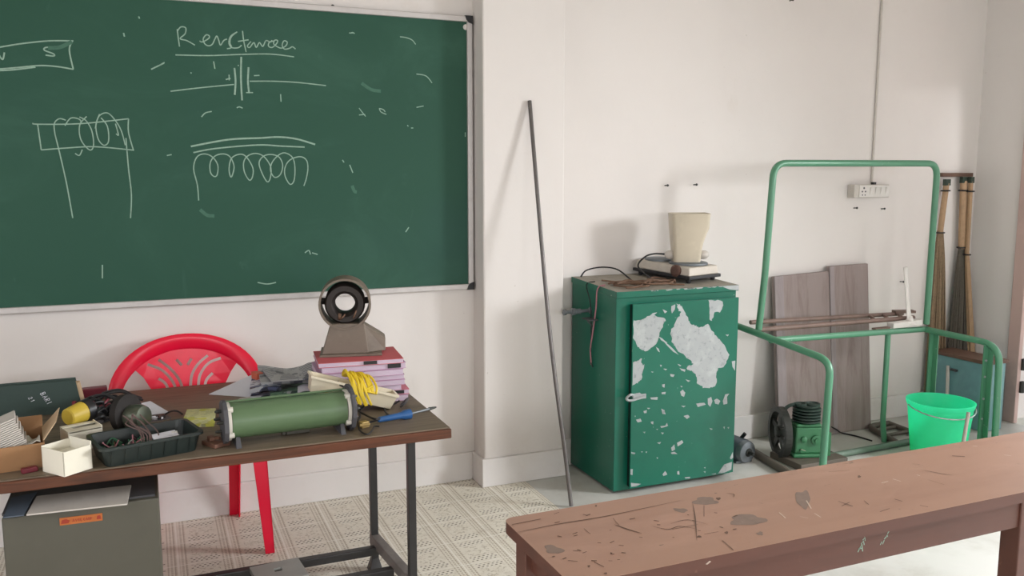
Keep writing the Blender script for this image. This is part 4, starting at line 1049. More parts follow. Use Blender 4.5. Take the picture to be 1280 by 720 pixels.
# ================================================================== THINGS ON THE DESK
def D(px, py, z=0.): return onZ(px, py, DZ+z)
# --- notebooks
rdn = random.Random(2)
fr_c = D(511, 500); nrot = math.radians(-4)
nX = V((math.cos(nrot), math.sin(nrot), 0)); nY = V((-nX.y, nX.x, 0))
NL, NW = .315, .235
zcur = DZ
books = [(.022, 'mauvecover', 'lilac exercise book at the bottom of the notebook stack'), (.018, 'pinkcover', 'pink exercise book second from the bottom of the notebook stack'), (.022, 'mauvecover', 'pale lilac exercise book third from the bottom of the stack'), (.020, 'mauvecover', 'pale exercise book in the middle of the notebook stack'),
         (.018, 'mauvecover', 'lilac exercise book just above the middle of the stack'), (.023, 'mauvecover', 'thick lilac exercise book third from the top of the stack'), (.022, 'mauvecover', 'lilac exercise book with a black clip, second from the top'), (.018, 'redcover', 'red covered exercise book on top of the stack under the stator')]
for i, (h, cov, lab) in enumerate(books):
    dx, dy_, rr = (0, 0, 0) if i == 0 else (rdn.uniform(-.014, .006)-(.012 if i > 1 else 0), rdn.uniform(-.004, .012), rdn.uniform(-.03, .03))
    t = None
    ux = V((math.cos(nrot+rr), math.sin(nrot+rr), 0)); uy = V((-ux.y, ux.x, 0)); c_ = fr_c+nX*dx+nY*dy_; c_.z = zcur
    t = thing('exercise_book', lab, 'book', c_, 0, 'exercise books stacked on the desk')
    def bk_(a0, a1, b0, b1, z0, z1):
        bm = B(); hexa(bm, [c_-ux*a0+uy*b0+V((0,0,z0)), c_-ux*a1+uy*b0+V((0,0,z0)), c_-ux*a1+uy*b1+V((0,0,z0)), c_-ux*a0+uy*b1+V((0,0,z0))], [c_-ux*a0+uy*b0+V((0,0,z1)), c_-ux*a1+uy*b0+V((0,0,z1)), c_-ux*a1+uy*b1+V((0,0,z1)), c_-ux*a0+uy*b1+V((0,0,z1))]); return bm
    obj('pages', bk_(.002, NL-.002, .002, NW-.002, .0015, h-.0018), 'pages', t)
    obj('cover', bk_(0, NL, 0, NW, h-.0018, h-.0003), cov, t); obj('cover', bk_(0, NL, 0, NW, 0, .0015), cov, t)
    if i in (1, 6, 7):
        s_ = .02 if i != 7 else .10
        obj('label_tab', bk_(s_, s_+.05, -.0015, .01, .003, h-.003), 'blackplastic', t, label='black tab on the page edge')
    zcur += h
NTOP = zcur
# --- stator housing on the notebooks
sc_ = onZ(431, 447, NTOP); sc_.z = NTOP
srz = math.radians(-13)
st = thing('motor_stator_housing', 'grey brown motor stator ring on a cast pedestal standing on the notebook stack', 'machine part', sc_, 0)
sm = Matrix.Translation(sc_+V((.026, .092, 0))) @ Matrix.Rotation(srz, 4, 'Z')
def S(x, y, z): return sm @ V((x, y, z))
bm = B(); bs = [S(-.098,-.085,0), S(.135,-.085,0), S(.135,.075,0), S(-.098,.075,0)]; hexa(bm, bs, [p+V((0,0,.010)) for p in bs]); obj('base_plate', bm, 'stator', st, bevel=.002)
bm = B()
hexa(bm, [S(-.090,-.080,.010), S(.085,-.080,.010), S(.085,.065,.010), S(-.090,.065,.010)], [S(-.055,-.070,.125), S(.072,-.070,.125), S(.072,.055,.125), S(-.055,.055,.125)])
obj('pedestal', bm, 'stator', st, bevel=.004)
bm = B()
prism(bm, [S(.072,-.070,.010), S(.150,-.030,.010), S(.150,-.030,.060), S(.125,-.030,.078), S(.070,-.055,.118)], sm.to_3x3() @ V((0, .08, 0)))
obj('gusset', bm, 'stator', st, bevel=.003)
Rr = .098; rc = S(0, 0, .125+.074)
rd_ = sm.to_3x3() @ V((0, -1, 0)); rm = axis_mat(rc-rd_*.075, rd_)
bm = B()
lathe(bm, [(Rr, .02), (Rr, .15), (Rr-.008, .15), (Rr-.008, .02)], rm, 40, cap0=False, cap1=False)
bm.verts.ensure_lookup_table()
for k in range(40): bm.faces.new((bm.verts[k], bm.verts[(k+1) % 40], bm.verts[120+(k+1) % 40], bm.verts[120+k]))
obj('outer_ring', bm, 'stator', st, smooth=True)
bm = B()
lathe(bm, [(.076, .03), (.076, .125), (.069, .138), (.050, .138), (.038, .12), (.038, .05), (.050, .03), (.070, .025)], rm, 32, cap0=False, cap1=False)
bm.verts.ensure_lookup_table()
for k in range(32): bm.faces.new((bm.verts[k], bm.verts[(k+1) % 32], bm.verts[7*32+(k+1) % 32], bm.verts[7*32+k]))
for a in (.06, PI-.06, -PI/2):
    d = rm.to_3x3() @ V((math.cos(a), math.sin(a), 0)); 
    tube(bm, [rc+d*.072, rc+d*(Rr-.003)], .013, 8)
# filled lower third between core and ring
pts_o, pts_i = [], []
obj('core', bm, 'statordark', st, smooth=True, label='dark wound iron core')
bm = B()
rq = random.Random(4)
for k in range(6):
    a = -PI/2+rq.uniform(-.6, .6); p = rm @ V((math.cos(a)*.062, math.sin(a)*.062, .137)); q = rm @ V((math.cos(a+.3)*.04+rq.uniform(-.02,.02), math.sin(a)*.045+rq.uniform(0,.02), .152))
    tube(bm, catmull([p, p.lerp(q, .5)+rd_*.012, q], 4), .0028, 6)
obj('lead_wires', bm, 'wirebrown', st, smooth=True)
# --- cream tray with a yellow cable over it
tb_ = V((.778, 2.975, DZ+.001)); ta = V((.495, 2.985, DZ+.092))
tdir = (tb_-ta); tl = tdir.length; tdir.normalize(); tn = V((-tdir.y, tdir.x, 0)).normalized(); tup = tdir.cross(tn)
if tup.z < 0: tup = -tup
tr_ = thing('cream_tray', 'long cream plastic tray in front of the notebooks with a yellow cable draped over it', 'tray', ta, 0)
bm = B()
def TP(a, b, z): return ta+tdir*a+tn*b+tup*z
hgt, wid = .058, .062
def tsec(ins, z, fl=0.): return [TP(ins-fl, ins-fl, z), TP(tl-ins+fl, ins-fl, z), TP(tl-ins+fl, wid-ins+fl, z), TP(ins-fl, wid-ins+fl, z)]
rs = [tsec(.0, .0), tsec(.0, hgt-.008, .010), tsec(.0, hgt-.008, .015), tsec(.0, hgt, .015), tsec(.0, hgt, .006), tsec(.004, .004)]
rg = [[bm.verts.new(p) for p in r_] for r_ in rs]
for a, b in zip(rg[:-1], rg[1:]):
    for k in range(4): bm.faces.new((a[k], a[(k+1) % 4], b[(k+1) % 4], b[k]))
bm.faces.new(rg[0][::-1]); bm.faces.new(rg[-1])
obj('tray_body', bm, 'cream', tr_)
rq = random.Random(9)
bm = B()
for k in range(9):
    s = tl*(.42+.017*k); off = rq.uniform(-.012, .012)
    pts = [TP(s+.05+off, -.022, -.005+rq.uniform(0,.01)), TP(s+.02+off, -.024, .04), TP(s+off*.5, -.010, hgt+.012+rq.uniform(0,.012)), TP(s-.02, .035, hgt+.022+rq.uniform(0,.02)), TP(s-.01+off, .075, hgt+.010), TP(s+.03, .05, hgt+.03+rq.uniform(0,.01)), TP(s+.045-off, .0, hgt+.014), TP(s+.06, -.020, .045)]
    tube(bm, catmull(pts, 5), .0042, 7)
tube(bm, catmull([TP(tl*.52, -.02, .035), TP(tl*.42, -.025, .02), TP(tl*.28, -.022, .012), TP(tl*.16, -.018, .010)], 5), .0042, 7)
for s in (-1, 1): tube(bm, catmull([TP(tl*.45, -.012, hgt+.014), TP(tl*.56, -.016+s*.004, hgt*.75), TP(tl*.70, -.010, hgt+.014)], 5), .0042, 7)
single('yellow_cable', 'coiled bright yellow cable draped over the cream tray', 'cable', bm, 'yellow', TP(tl*.5, 0, hgt), smooth=True)
# --- soldering iron
s0, s1, s2 = D(472, 525, .014), D(514, 517, .016), D(545, 509, .012)
si = thing('soldering_iron', 'blue handled soldering iron lying near the right corner of the desk', 'tool', D(490, 521), 0)
bm = B(); dd = (s1-s0); n_ = dd.length; lathe(bm, [(.006, 0), (.010, .006), (.011, n_*.6), (.013, n_*.72), (.017, n_*.78), (.018, n_*.97), (.010, n_)], axis_mat(s0, dd), 16); obj('handle', bm, 'blue', si, smooth=True)
e1 = s1.lerp(s2, .30); bm = B(); tube(bm, [s1, s1.lerp(s2, .75)], .0045, 10); obj('barrel', bm, 'motorgrey', si, smooth=True)
bm = B(); tube(bm, [s1.lerp(s2, .72), s2], [.0065, .003], 10); obj('tip', bm, 'cast', si, smooth=True)
bm = B()
tube(bm, catmull([s0, D(462, 528, .008), D(453, 533, .006), D(447, 527, .01), D(450, 520, .02), D(446, 510, .03)], 6), .0035, 7); obj('cord', bm, 'blackwire', si, smooth=True)
# --- loose black cords at the desk's right
bm = B()
tube(bm, catmull([D(484, 521, .008), D(470, 524, .022), D(456, 518, .022), D(447, 512, .03), D(452, 500, .03), D(462, 503, .01), D(478, 508, .005), D(492, 505, .005), D(499, 501, .010)], 6), .0036, 7)
tube(bm, catmull([D(425, 474, .09), D(422, 479, .11), D(430, 484, .10), D(444, 497, .05), D(456, 505, .018), D(450, 512, .010)], 6), .0036, 7)
tube(bm, catmull([D(480, 508, .005), D(482, 515, .006), D(486, 519, .006)], 5), .0036, 7)
tube(bm, catmull([D(448, 530, .006), D(450, 538, .005), D(459, 543, .005), D(465, 538, .006), D(468, 533, .006), D(474, 533, .006)], 6), .003, 7)
single('tangled_cord', 'thin black cords tangled behind the soldering iron', 'cord', bm, 'blackwire', D(460, 515), smooth=True)
bm = B(); tube(bm, catmull([D(501, 507, .010), D(505, 502, .018), D(510, 498, .014), D(507, 503, .024), D(502, 508, .018)], 4, True), .0042, 8, closed=True)
single('black_clip', 'small black clip ring at the foot of the notebook stack', 'clip', bm, 'blackplastic', D(505, 505))
bm = B(); rot_box(bm, D(455, 534), .03, .022, .02, .4); tube(bm, [D(449, 532, .012), D(462, 530, .012)], .006, 8)
single('brass_terminal', 'small brass coloured terminal block on the desk beside the green cylinder', 'terminal', bm, simple('brass', rgb(164, 140, 88), .4, .4), D(455, 534), bevel=.002)
# --- rheostat
RZ = DZ+.076
ra, rb_ = onZ(283, 527, RZ), onZ(434, 509, RZ)
rdir = (rb_-ra); rl = rdir.length; rdir.normalize(); rside = V((-rdir.y, rdir.x, 0))
rh = thing('sliding_rheostat', 'large green cylindrical rheostat with dark end plates lying along the front of the desk', 'rheostat', (ra.x/2+rb_.x/2, ra.y/2+rb_.y/2, DZ), 0)
bm = B(); lathe(bm, [(.056, .012), (.056, rl-.012)], axis_mat(ra, rdir), 32); obj('tube', bm, 'rheo', rh, smooth=True)
for s, o_ in ((0, ra), (1, rb_)):
    bm = B(); d = rdir if s else -rdir
    mm = axis_mat(o_, d)
    pl = []
    for k in range(12): a = 2*PI*k/12+.26; rr = (.078 if s else .071)*(1 if k % 3 else .97); pl.append(mm @ V((rr*math.cos(a), rr*math.sin(a), 0)))
    prism(bm, pl, d*.014); e_ = obj('end_plate', bm, 'slategrey', rh, bevel=.002)
    bm = B(); lathe(bm, [(.061, -.010), (.061, 0.0)], mm, 28); obj('porcelain_ring', bm, 'porcelain', rh, smooth=True, label='white porcelain ring')
    for a in (.9, 2.2, -.6, -2.4):
        bm = B(); q = mm @ V((.058*math.cos(a), .058*math.sin(a), -.016)); lathe(bm, [(.009, 0), (.009, .016)], axis_mat(q, d), 10); obj('stud', bm, 'porcelain', rh)
    for a in (.2, 1.6, 3.1, 4.4):
        bm = B(); q = mm @ V((.035*math.cos(a), .035*math.sin(a), .014)); lathe(bm, [(.006, 0), (.006, .012), (.003, .02)], axis_mat(q, d), 8); obj('terminal_screw', bm, 'cast', rh)
    fc = o_-d*.028; bm = B()
    zf_ = DZ-RZ; hexa(bm, [fc-rside*.055-d*.008+V((0,0,zf_)), fc+rside*.055-d*.008+V((0,0,zf_)), fc+rside*.055+d*.008+V((0,0,zf_)), fc-rside*.055+d*.008+V((0,0,zf_))], [fc-rside*.038-d*.006+V((0,0,-.044)), fc+rside*.038-d*.006+V((0,0,-.044)), fc+rside*.038+d*.006+V((0,0,-.044)), fc-rside*.038+d*.006+V((0,0,-.044))])
    obj('foot', bm, 'slategrey', rh)
bm = B(); tube(bm, [ra+V((0,0,.056))+rside*.026, rb_+V((0,0,.056))+rside*.026], .0045, 8); obj('slide_rod', bm, 'rheo', rh, smooth=True)
bm = B(); q = D(372, 541); rot_box(bm, q, .075, .02, .016, math.atan2(rdir.y, rdir.x)); rot_box(bm, q+V((-.045,-.0,0)), .012, .02, .020, math.atan2(rdir.y, rdir.x))
single('small_metal_bracket', 'small pale metal bracket under the front of the green cylinder', 'bracket', bm, 'steelgrey', q, bevel=.002)
# --- papers behind the rheostat
def sheet(name, label, cat, corners, mat, th=.002, curl=None, group=None):
    """corners: four world points on the sheet, bent along its length"""
    bm = B(); n = 8; g = []
    a, b, c, d = [V(p) for p in corners]
    for i in range(n+1):
        row = []
        for j in range(5):
            u, v = i/n, j/4
            p = a.lerp(b, u).lerp(d.lerp(c, u), v)
            if curl: p.z += curl(u, v)
            row.append(p)
        g.append(row)
    top = [[bm.verts.new(p+V((0,0,th))) for p in r_] for r_ in g]; bot = [[bm.verts.new(p) for p in r_] for r_ in g]
    for i in range(n):
        for j in range(4):
            bm.faces.new((top[i][j], top[i+1][j], top[i+1][j+1], top[i][j+1])); bm.faces.new((bot[i][j], bot[i][j+1], bot[i+1][j+1], bot[i+1][j]))
    for i in range(n):
        bm.faces.new((bot[i][0], bot[i+1][0], top[i+1][0], top[i][0])); bm.faces.new((bot[i][4], top[i][4], top[i+1][4], bot[i+1][4]))
    for j in range(4):
        bm.faces.new((bot[0][j], top[0][j], top[0][j+1], bot[0][j+1])); bm.faces.new((bot[n][j], bot[n][j+1], top[n][j+1], top[n][j]))
    return single(name, label, cat, bm, mat, a, group, smooth=True)
sheet('magazine', 'blue and white printed magazine under the newspapers on the desk', 'magazine', [D(313,500), D(400,493), D(392,478), D(318,484)], 'magblue', .012, None, 'papers on the desk')
sheet('magazine', 'greenish magazine near the front of the paper pile behind the green cylinder', 'magazine', [D(338,496,.013), D(402,489,.013), D(396,473,.013), D(336,480,.013)], 'maggreen', .012, None, 'papers on the desk')
sheet('magazine', 'dark blue printed magazine in the left of the paper pile', 'magazine', [D(312,492,.026), D(352,489,.026), D(345,466,.026), D(316,470,.026)], 'magblue', .014, lambda u, v: .006*math.sin(3*u), 'papers on the desk')
sheet('newspaper', 'folded grey newspaper lying on top of the paper pile', 'newspaper', [D(326,481,.044), D(398,478,.042), D(395,462,.046), D(322,466,.046)], 'news', .010, lambda u, v: .010*math.cos(6*u)*v + .012*v, 'papers on the desk')
sheet('newspaper', 'crumpled grey newspaper at the back of the paper pile beside the notebooks', 'newspaper', [D(340,478,.066), D(396,474,.066), D(393,462,.076), D(328,466,.070)], 'news', .006, lambda u, v: .012*math.sin(7*u+1)*v + .016*v*u, 'papers on the desk')
bm = B(); q = D(318, 474, .041); rot_box(bm, q+V((.012, .0, .0)), .03, .05, .028, .3)
single('orange_box', 'small orange carton at the left back of the paper pile', 'carton', bm, simple('orange_card', rgb(196, 96, 70), .6), q+V((.012,0,0)), bevel=.002)
# white sheet with a folded, standing corner
bm = B()
p = [D(261,493,.001), D(318,497,.001), D(322,466,.052), D(312,470,.046)]
vs = [bm.verts.new(q) for q in p]; vt = [bm.verts.new(q+V((0,0,.0012))) for q in p]
bm.faces.new(vs[::-1]); bm.faces.new(vt)
for k in range(4): bm.faces.new((vs[k], vs[(k+1) % 4], vt[(k+1) % 4], vt[k]))
single('white_sheet', 'white paper sheet with a pointed corner leaning against the paper pile', 'paper', bm, 'paper', p[0])
sheet('clear_sleeve', 'pale plastic sleeve lying between the white sheet and the green cylinder', 'sleeve', [D(290,506), D(322,503), D(325,495), D(300,499)], 'offwhite', .004)
sheet('white_page', 'white crumpled page between the newspapers and the cream tray', 'paper', [D(372,492,.028), D(402,488,.028), D(398,480,.034), D(372,484,.030)], 'paper', .003, lambda u, v: .006*math.sin(5*u))
# --- yellow booklet
sheet('yellow_booklet', 'yellow and white printed booklet between the black tray and the green cylinder', 'booklet', [D(226,535), D(268,533), D(270,513.5), D(234,515)], 'booklet', .010)
# --- brown block with metal piece
q = D(270, 556); bm = B(); rot_box(bm, q, .055, .075, .014, .5)
rot_box(bm, q+V((-.012,.01,.014)), .02, .03, .012, .2); tube(bm, [q+V((-.02,.02,.02)), q+V((.012,-.012,.024))], .006, 8)
single('brown_terminal_block', 'small brown terminal block right of the black tray', 'terminal', bm, 'brownblock', q, bevel=.003)
# --- black tray
ka, kb = D(134, 585), D(247, 563); kdir = (kb-ka); kl = kdir.length; kdir.normalize(); kn = V((-kdir.y, kdir.x, 0))
kw, kz = .155, .062
tray = thing('black_parts_tray', 'long black plastic tray of wires and small parts on the front of the desk', 'tray', (ka+kb)/2, 0)
def KP(a, b, z): p = ka+kdir*a+kn*b; p.z = DZ+z; return p
def ksec(z, o, r_=.022):
    pts = []
    for (ca, cb, a0) in ((-o+r_, -o+r_, 180), (kl+o-r_, -o+r_, 270), (kl+o-r_, kw+o-r_, 0), (-o+r_, kw+o-r_, 90)):
        for k in range(5): a = math.radians(a0+k*22.5); pts.append(KP(ca+r_*math.cos(a), cb+r_*math.sin(a), z))
    return pts
bm = B()
rs = [ksec(0, 0), ksec(kz-.008, .012), ksec(kz-.008, .020), ksec(kz, .020), ksec(kz, .009), ksec(.004, -.003)]
rg = [[bm.verts.new(p) for p in r_] for r_ in rs]
for a, b in zip(rg[:-1], rg[1:]):
    for k in range(20): bm.faces.new((a[k], a[(k+1) % 20], b[(k+1) % 20], b[k]))
bm.faces.new(rg[0][::-1]); bm.faces.new(rg[-1])
for k in range(7):
    a = kl*(k+.5)/7
    hexa(bm, [KP(a-.008,-.003,.004), KP(a+.008,-.003,.004), KP(a+.008,.002,.004), KP(a-.008,.002,.004)], [KP(a-.006,-.015,kz-.010), KP(a+.006,-.015,kz-.010), KP(a+.006,-.008,kz-.010), KP(a-.006,-.008,kz-.010)])
obj('tray_body', bm, 'trayblack', tray)
rq = random.Random(21)
bm = B()
for k in range(34):
    a = rq.uniform(.03, kl*.55); b = rq.uniform(.02, kw-.02); z = .012+rq.uniform(0, .03); an = rq.uniform(0, PI); l = rq.uniform(.02, .05)
    mi = rq.choice([0, 0, 0, 1, 2, 3])
    def CL(a, b): return min(max(a, .012), kl-.012), min(max(b, .012), kw-.012)
    p = [KP(*CL(a+math.cos(an)*l*t, b+math.sin(an)*l*t+.012*math.sin(5*t+k)), z+.012*math.sin(3*t+k)) for t in (-1, -.4, .2, .8)]
    tube(bm, catmull(p, 4), .0022, 5, mi=mi)
single('wire_scraps', 'scraps of green, brown and grey wire lying in the black tray', 'wires', bm, [simple('green_wire', rgb(52, 104, 74), .5), 'wirebrown', simple('grey_wire', rgb(120, 116, 112), .5), 'wirepink'], KP(kl*.3, kw/2, .004), kind='stuff', smooth=True)
bm = B()
for k in range(8):
    a = kl*.42+rq.uniform(-.03, .05); b = kw*.45
    tube(bm, catmull([KP(a, b-.03+rq.uniform(-.01,.01), .03), KP(a+.01, b, .06), KP(a-.015+rq.uniform(-.02,.02), b+.05, .085), KP(a-.02, b+.075, .10+rq.uniform(-.01,.02))], 5), .0022, 5)
single('brown_lead_wires', 'thin brown lead wires rising out of the middle of the black tray', 'wires', bm, simple('mauve_wire', rgb(96, 76, 72), .6), KP(kl*.42, kw*.45, .03), smooth=True)
bm = B(); rot_box(bm, KP(kl*.70, kw*.34, .046), .075, .045, .004, math.atan2(kdir.y, kdir.x)+.1, tilt=(.25, 'X'))
box(bm, -.02, .02, -.01, .01, 0, .045, 0, Matrix.Translation(KP(kl*.70, kw*.36, .0045)))
single('white_card_piece', 'white card scrap in the right half of the black tray', 'card', bm, 'paper', KP(kl*.7, kw*.3, .0045))
for k in range(2):
    bm = B(); q = KP(kl*(.80+.035*k), kw*.42, .0045); lathe(bm, [(.006, 0), (.006, .045), (.004, .05)], Matrix.Translation(q), 10)
    single('white_capacitor', 'tiny white capacitor standing in the black tray, %s one' % ('left' if k == 0 else 'right'), 'component', bm, 'white', q, 'capacitors in the tray', smooth=True)
# --- speaker-like magnet with metal cap
mq = D(158, 540, 0); 
mg = thing('small_motor', 'round dark disc with a grey metal motor cap standing behind the black tray', 'motor', mq+V((0,.05,0)), 0)
mcn = onZ(160, 517, DZ+.065); md_ = V((.75, -.62, .08)).normalized(); mcn.z = DZ+.0655
bm = B(); lathe(bm, [(.055, -.022), (.064, -.018), (.064, .004), (.05, .010)], axis_mat(mcn, md_), 26); obj('disc', bm, 'magnet', mg, smooth=True)
bm = B(); lathe(bm, [(.040, .008), (.042, .05), (.036, .064), (.012, .068)], axis_mat(mcn+V((0,0,-.012)), md_), 24); obj('cap', bm, 'capgrey', mg, smooth=True, label='grey green metal cap')
# --- tangle of black cables
rq = random.Random(33); bm = B()
cA, cB = D(103, 520), D(200, 500)
for k in range(22):
    c0 = D(rq.uniform(110, 150), rq.uniform(512, 530)); z0 = rq.uniform(.008, .045); r1 = rq.uniform(.03, .065); r2 = rq.uniform(.02, .05); an = rq.uniform(0, PI); pts = []
    for j in range(9):
        a = 2*PI*j/9*rq.uniform(.92, 1.06)
        x, y = r1*math.cos(a), r2*math.sin(a)
        pts.append(c0+V((x*math.cos(an)-y*math.sin(an), x*math.sin(an)+y*math.cos(an), max(.004, z0*.8+.022*math.sin(a*2+k)))))
    for p in pts: p.z = max(p.z, DZ+.005)
    tube(bm, catmull(pts, 4, rq.random() < .4), rq.choice([.0035, .0045, .0055]), 6, mi=rq.choice([0, 0, 0, 0, 0, 0, 1]))
for k in range(4):
    c0 = D(rq.uniform(120, 150), rq.uniform(508, 522)); tube(bm, catmull([c0+V((-.06,0,.03)), c0+V((-.03,.01,.055)), c0+V((.02,.02,.058)), c0+V((.06,.0,.04)), c0+V((.09,.02,.02))], 5), .0045, 6)
single('cable_tangle', 'tangled heap of black cables behind the white boxes on the desk', 'cables', bm, ['blackwire', 'maroon'], D(140, 512), kind='stuff', smooth=True)
bm = B(); tube(bm, catmull([D(228, 518, .005), D(222, 514, .014), D(214, 514, .014), D(206, 518, .006)], 5), .003, 6)
single('thin_black_wire', 'short black wire arch left of the yellow booklet', 'wire', bm, 'blackwire', D(216, 518), smooth=True)
# plug and adapters in the tangle
for (px, py, mk, lab) in ((136, 518, 'blackplastic', 'black plug adapter lying in the cable tangle'), (118, 530, 'statordark', 'dark brown adapter beside the white boxes')):
    bm = B(); q = D(px, py); rot_box(bm, q, .05, .035, .03, .6); tube(bm, [q+V((.02,0,.015)), q+V((.05,.01,.015))], .006, 8)
    single('power_adapter', lab, 'adapter', bm, mk, q, bevel=.004)
# crumpled white paper and small circuit board behind the tray
sheet('torn_paper', 'torn white paper with a long point behind the black tray', 'paper', [D(178,520,.004), D(212,516,.004), D(188,505,.012), D(176,508,.02)], 'paper', .0015, lambda u, v: .01*v)
bm = B(); q = D(198, 524); rot_box(bm, q, .075, .045, .003, .25, 0)
for k in range(9): rot_box(bm, q+V((rq.uniform(-.03,.03), rq.uniform(-.016,.016), .003)), .012, .008, rq.uniform(.004,.012), rq.uniform(0,1), rq.choice([1, 2, 1]))
single('circuit_board', 'small circuit board with tiny parts behind the black tray', 'circuit board', bm, [simple('pcb', rgb(86, 78, 80), .5), 'paper', 'blackplastic'], q)
# maroon case at the back
q = D(117, 508, 0); bm = B(); rot_box(bm, q+V((0,.12,0)), .085, .04, .045, .1)
single('maroon_case', 'dark maroon case at the back of the desk beside the green box file', 'case', bm, 'maroon', q+V((0,.12,0)), bevel=.003)
# --- green box file with white lettering
f0, f1 = onZ(-14, 535, DZ), onZ(104, 527, DZ)
ga, gb = D(-20, 527), D(104, 514); gd = (gb-ga).normalized(); gl = (gb-ga).length; gn = V((-gd.y, gd.x, 0))
bf = thing('box_file', 'dark green box file with white handwriting standing at the left of the desk', 'box file', (ga+gb)/2, 0)
lean = .028
def GP(a, z, b=0.): 
    p = ga+gd*a+gn*(b+lean*z/.11); p.z = DZ+z; return p
gh = .112
bm = B(); hexa(bm, [GP(0,0), GP(gl,0), GP(gl,0,.006), GP(0,0,.006)], [GP(0,gh), GP(gl-.02,gh), GP(gl-.02,gh,.006), GP(0,gh,.006)]); cv = obj('front_cover', bm, 'filegreen', bf, bevel=.001)
bm = B(); hexa(bm, [GP(0,0,.040), GP(gl,0,.040), GP(gl,0,.046), GP(0,0,.046)], [GP(0,gh,.040), GP(gl-.02,gh,.040), GP(gl-.02,gh,.046), GP(0,gh,.046)]); obj('back_cover', bm, 'filegreen', bf)
bm = B(); hexa(bm, [GP(.004,.001,.006), GP(gl+.008,.001,.006), GP(gl+.012,.001,.040), GP(.004,.001,.040)], [GP(.004,gh-.012,.006), GP(gl-.010,gh-.012,.006), GP(gl-.006,gh-.012,.040), GP(.004,gh-.012,.040)]); obj('pages', bm, 'cardlight', bf)
bm = B()
def gw(px, py):  # pixel on the cover plane
    d = ray(px, py); n = (GP(1,0)-GP(0,0)).cross(GP(0,.1)-GP(0,0)); t = (GP(0,0)-cO).dot(n)/d.dot(n); return cO+d*t-gn*.001
def zf(p): return (p[0]/5.143, 460+p[1]/5.143)
GL = {'B': [[(0,0),(0,1)], [(0,1),(.5,.9),(.5,.6),(0,.5)], [(0,.5),(.6,.4),(.6,.1),(0,0)]], 'A': [[(0,0),(.35,1),(.7,0)], [(.15,.4),(.55,.4)]], 'R': [[(0,0),(0,1)], [(0,1),(.55,.9),(.5,.55),(0,.5)], [(.1,.5),(.6,0)]], 'I': [[(.2,0),(.2,1)]],
 '2': [[(0,.85),(.3,1),(.55,.75),(0,0),(.6,0)]], '1': [[(.05,.75),(.25,1),(.25,0)]]}
def lettering(word, o, adv, up):
    for k, ch in enumerate(word):
        for st_ in GL[ch]:
            ribbon(bm, [gw(*zf((o[0]+adv[0]*(k+u*.95)+up[0]*v, o[1]+adv[1]*(k+u*.95)+up[1]*v))) for u, v in st_], .0017, -gn)
lettering('BARI', (258, 166), (14, 20), (30, -13)); lettering('21', (180, 193), (15, 18), (24, -9))
obj('lettering', bm, 'paper', cv, label='white handwritten lettering')
# --- open cardboard carton with a stack of white plates
ca, cb_ = D(-30, 596), D(58, 583); cd = (cb_-ca).normalized(); cl_ = (cb_-ca).length; cn = V((-cd.y, cd.x, 0))
cb = thing('cardboard_carton', 'open brown cardboard carton at the left end of the desk holding white plates', 'carton', (ca+cb_)/2, 0)
cwid, chh = .20, .072
def CP(a, b, z): p = ca+cd*a+cn*b; p.z = DZ+z; return p
bm = B(); th = .004
hexa(bm, [CP(0,0,0), CP(cl_,0,0), CP(cl_,cwid,0), CP(0,cwid,0)], [CP(0,0,th), CP(cl_,0,th), CP(cl_,cwid,th), CP(0,cwid,th)]); obj('bottom', bm, 'card', cb)
for (a0, a1, b0, b1, h_) in ((0, cl_, 0, th, chh), (0, cl_, cwid-th, cwid, chh+.035), (0, th, th, cwid-th, chh), (cl_-th, cl_, th, cwid-th, chh)):
    bm = B(); hexa(bm, [CP(a0,b0,th), CP(a1,b0,th), CP(a1,b1,th), CP(a0,b1,th)], [CP(a0,b0,h_), CP(a1,b0,h_), CP(a1,b1,h_), CP(a0,b1,h_)]); obj('side_wall', bm, 'card', cb)
bm = B(); hexa(bm, [CP(cl_,.03,chh), CP(cl_,cwid-.02,chh), CP(cl_-.003,cwid-.02,chh), CP(cl_-.003,.03,chh)], [CP(cl_+.035,.05,chh+.045), CP(cl_+.05,cwid-.02,chh+.055), CP(cl_+.047,cwid-.02,chh+.055), CP(cl_+.032,.05,chh+.045)]); obj('flap', bm, 'cardlight', cb, label='pale tan raised flap')
# white plates in the carton: a row of thin plates on edge
pm = Matrix.Translation(CP(cl_*.50, .080, .036)) @ Matrix.Rotation(math.atan2(cd.y, cd.x), 4, 'Z') @ Matrix.Rotation(math.radians(-20), 4, 'Y')
for k in range(17):
    bm = B(); jx = .0016*math.sin(k*2.1)
    box(bm, -.066+jx, .052+jx, -.048, .048, .0060*k, .0060*k+.0042, 0, pm)
    single('white_plate', ('bottom one of the thin white plates stacked aslant in the carton' if k == 0 else 'topmost of the thin white plates stacked aslant in the carton' if k == 16 else 'thin white plate in the middle of the slanting stack in the carton'), 'plate', bm, 'offwhite', pm @ V((0, 0, .0060*k)), 'thin white plates in the carton')
sheet('plastic_bag', 'clear crumpled plastic bag in the front of the cardboard carton', 'bag', [CP(cl_*.45,.012,chh*.8), CP(cl_-.01,.012,chh*.95), CP(cl_-.012,.10,chh*.9), CP(cl_*.62,.10,chh*.8)], simple('pale_film', rgb(186, 180, 168), .25), .003, lambda u, v: .012*math.sin(9*u+4*v)*math.sin(7*v+1))
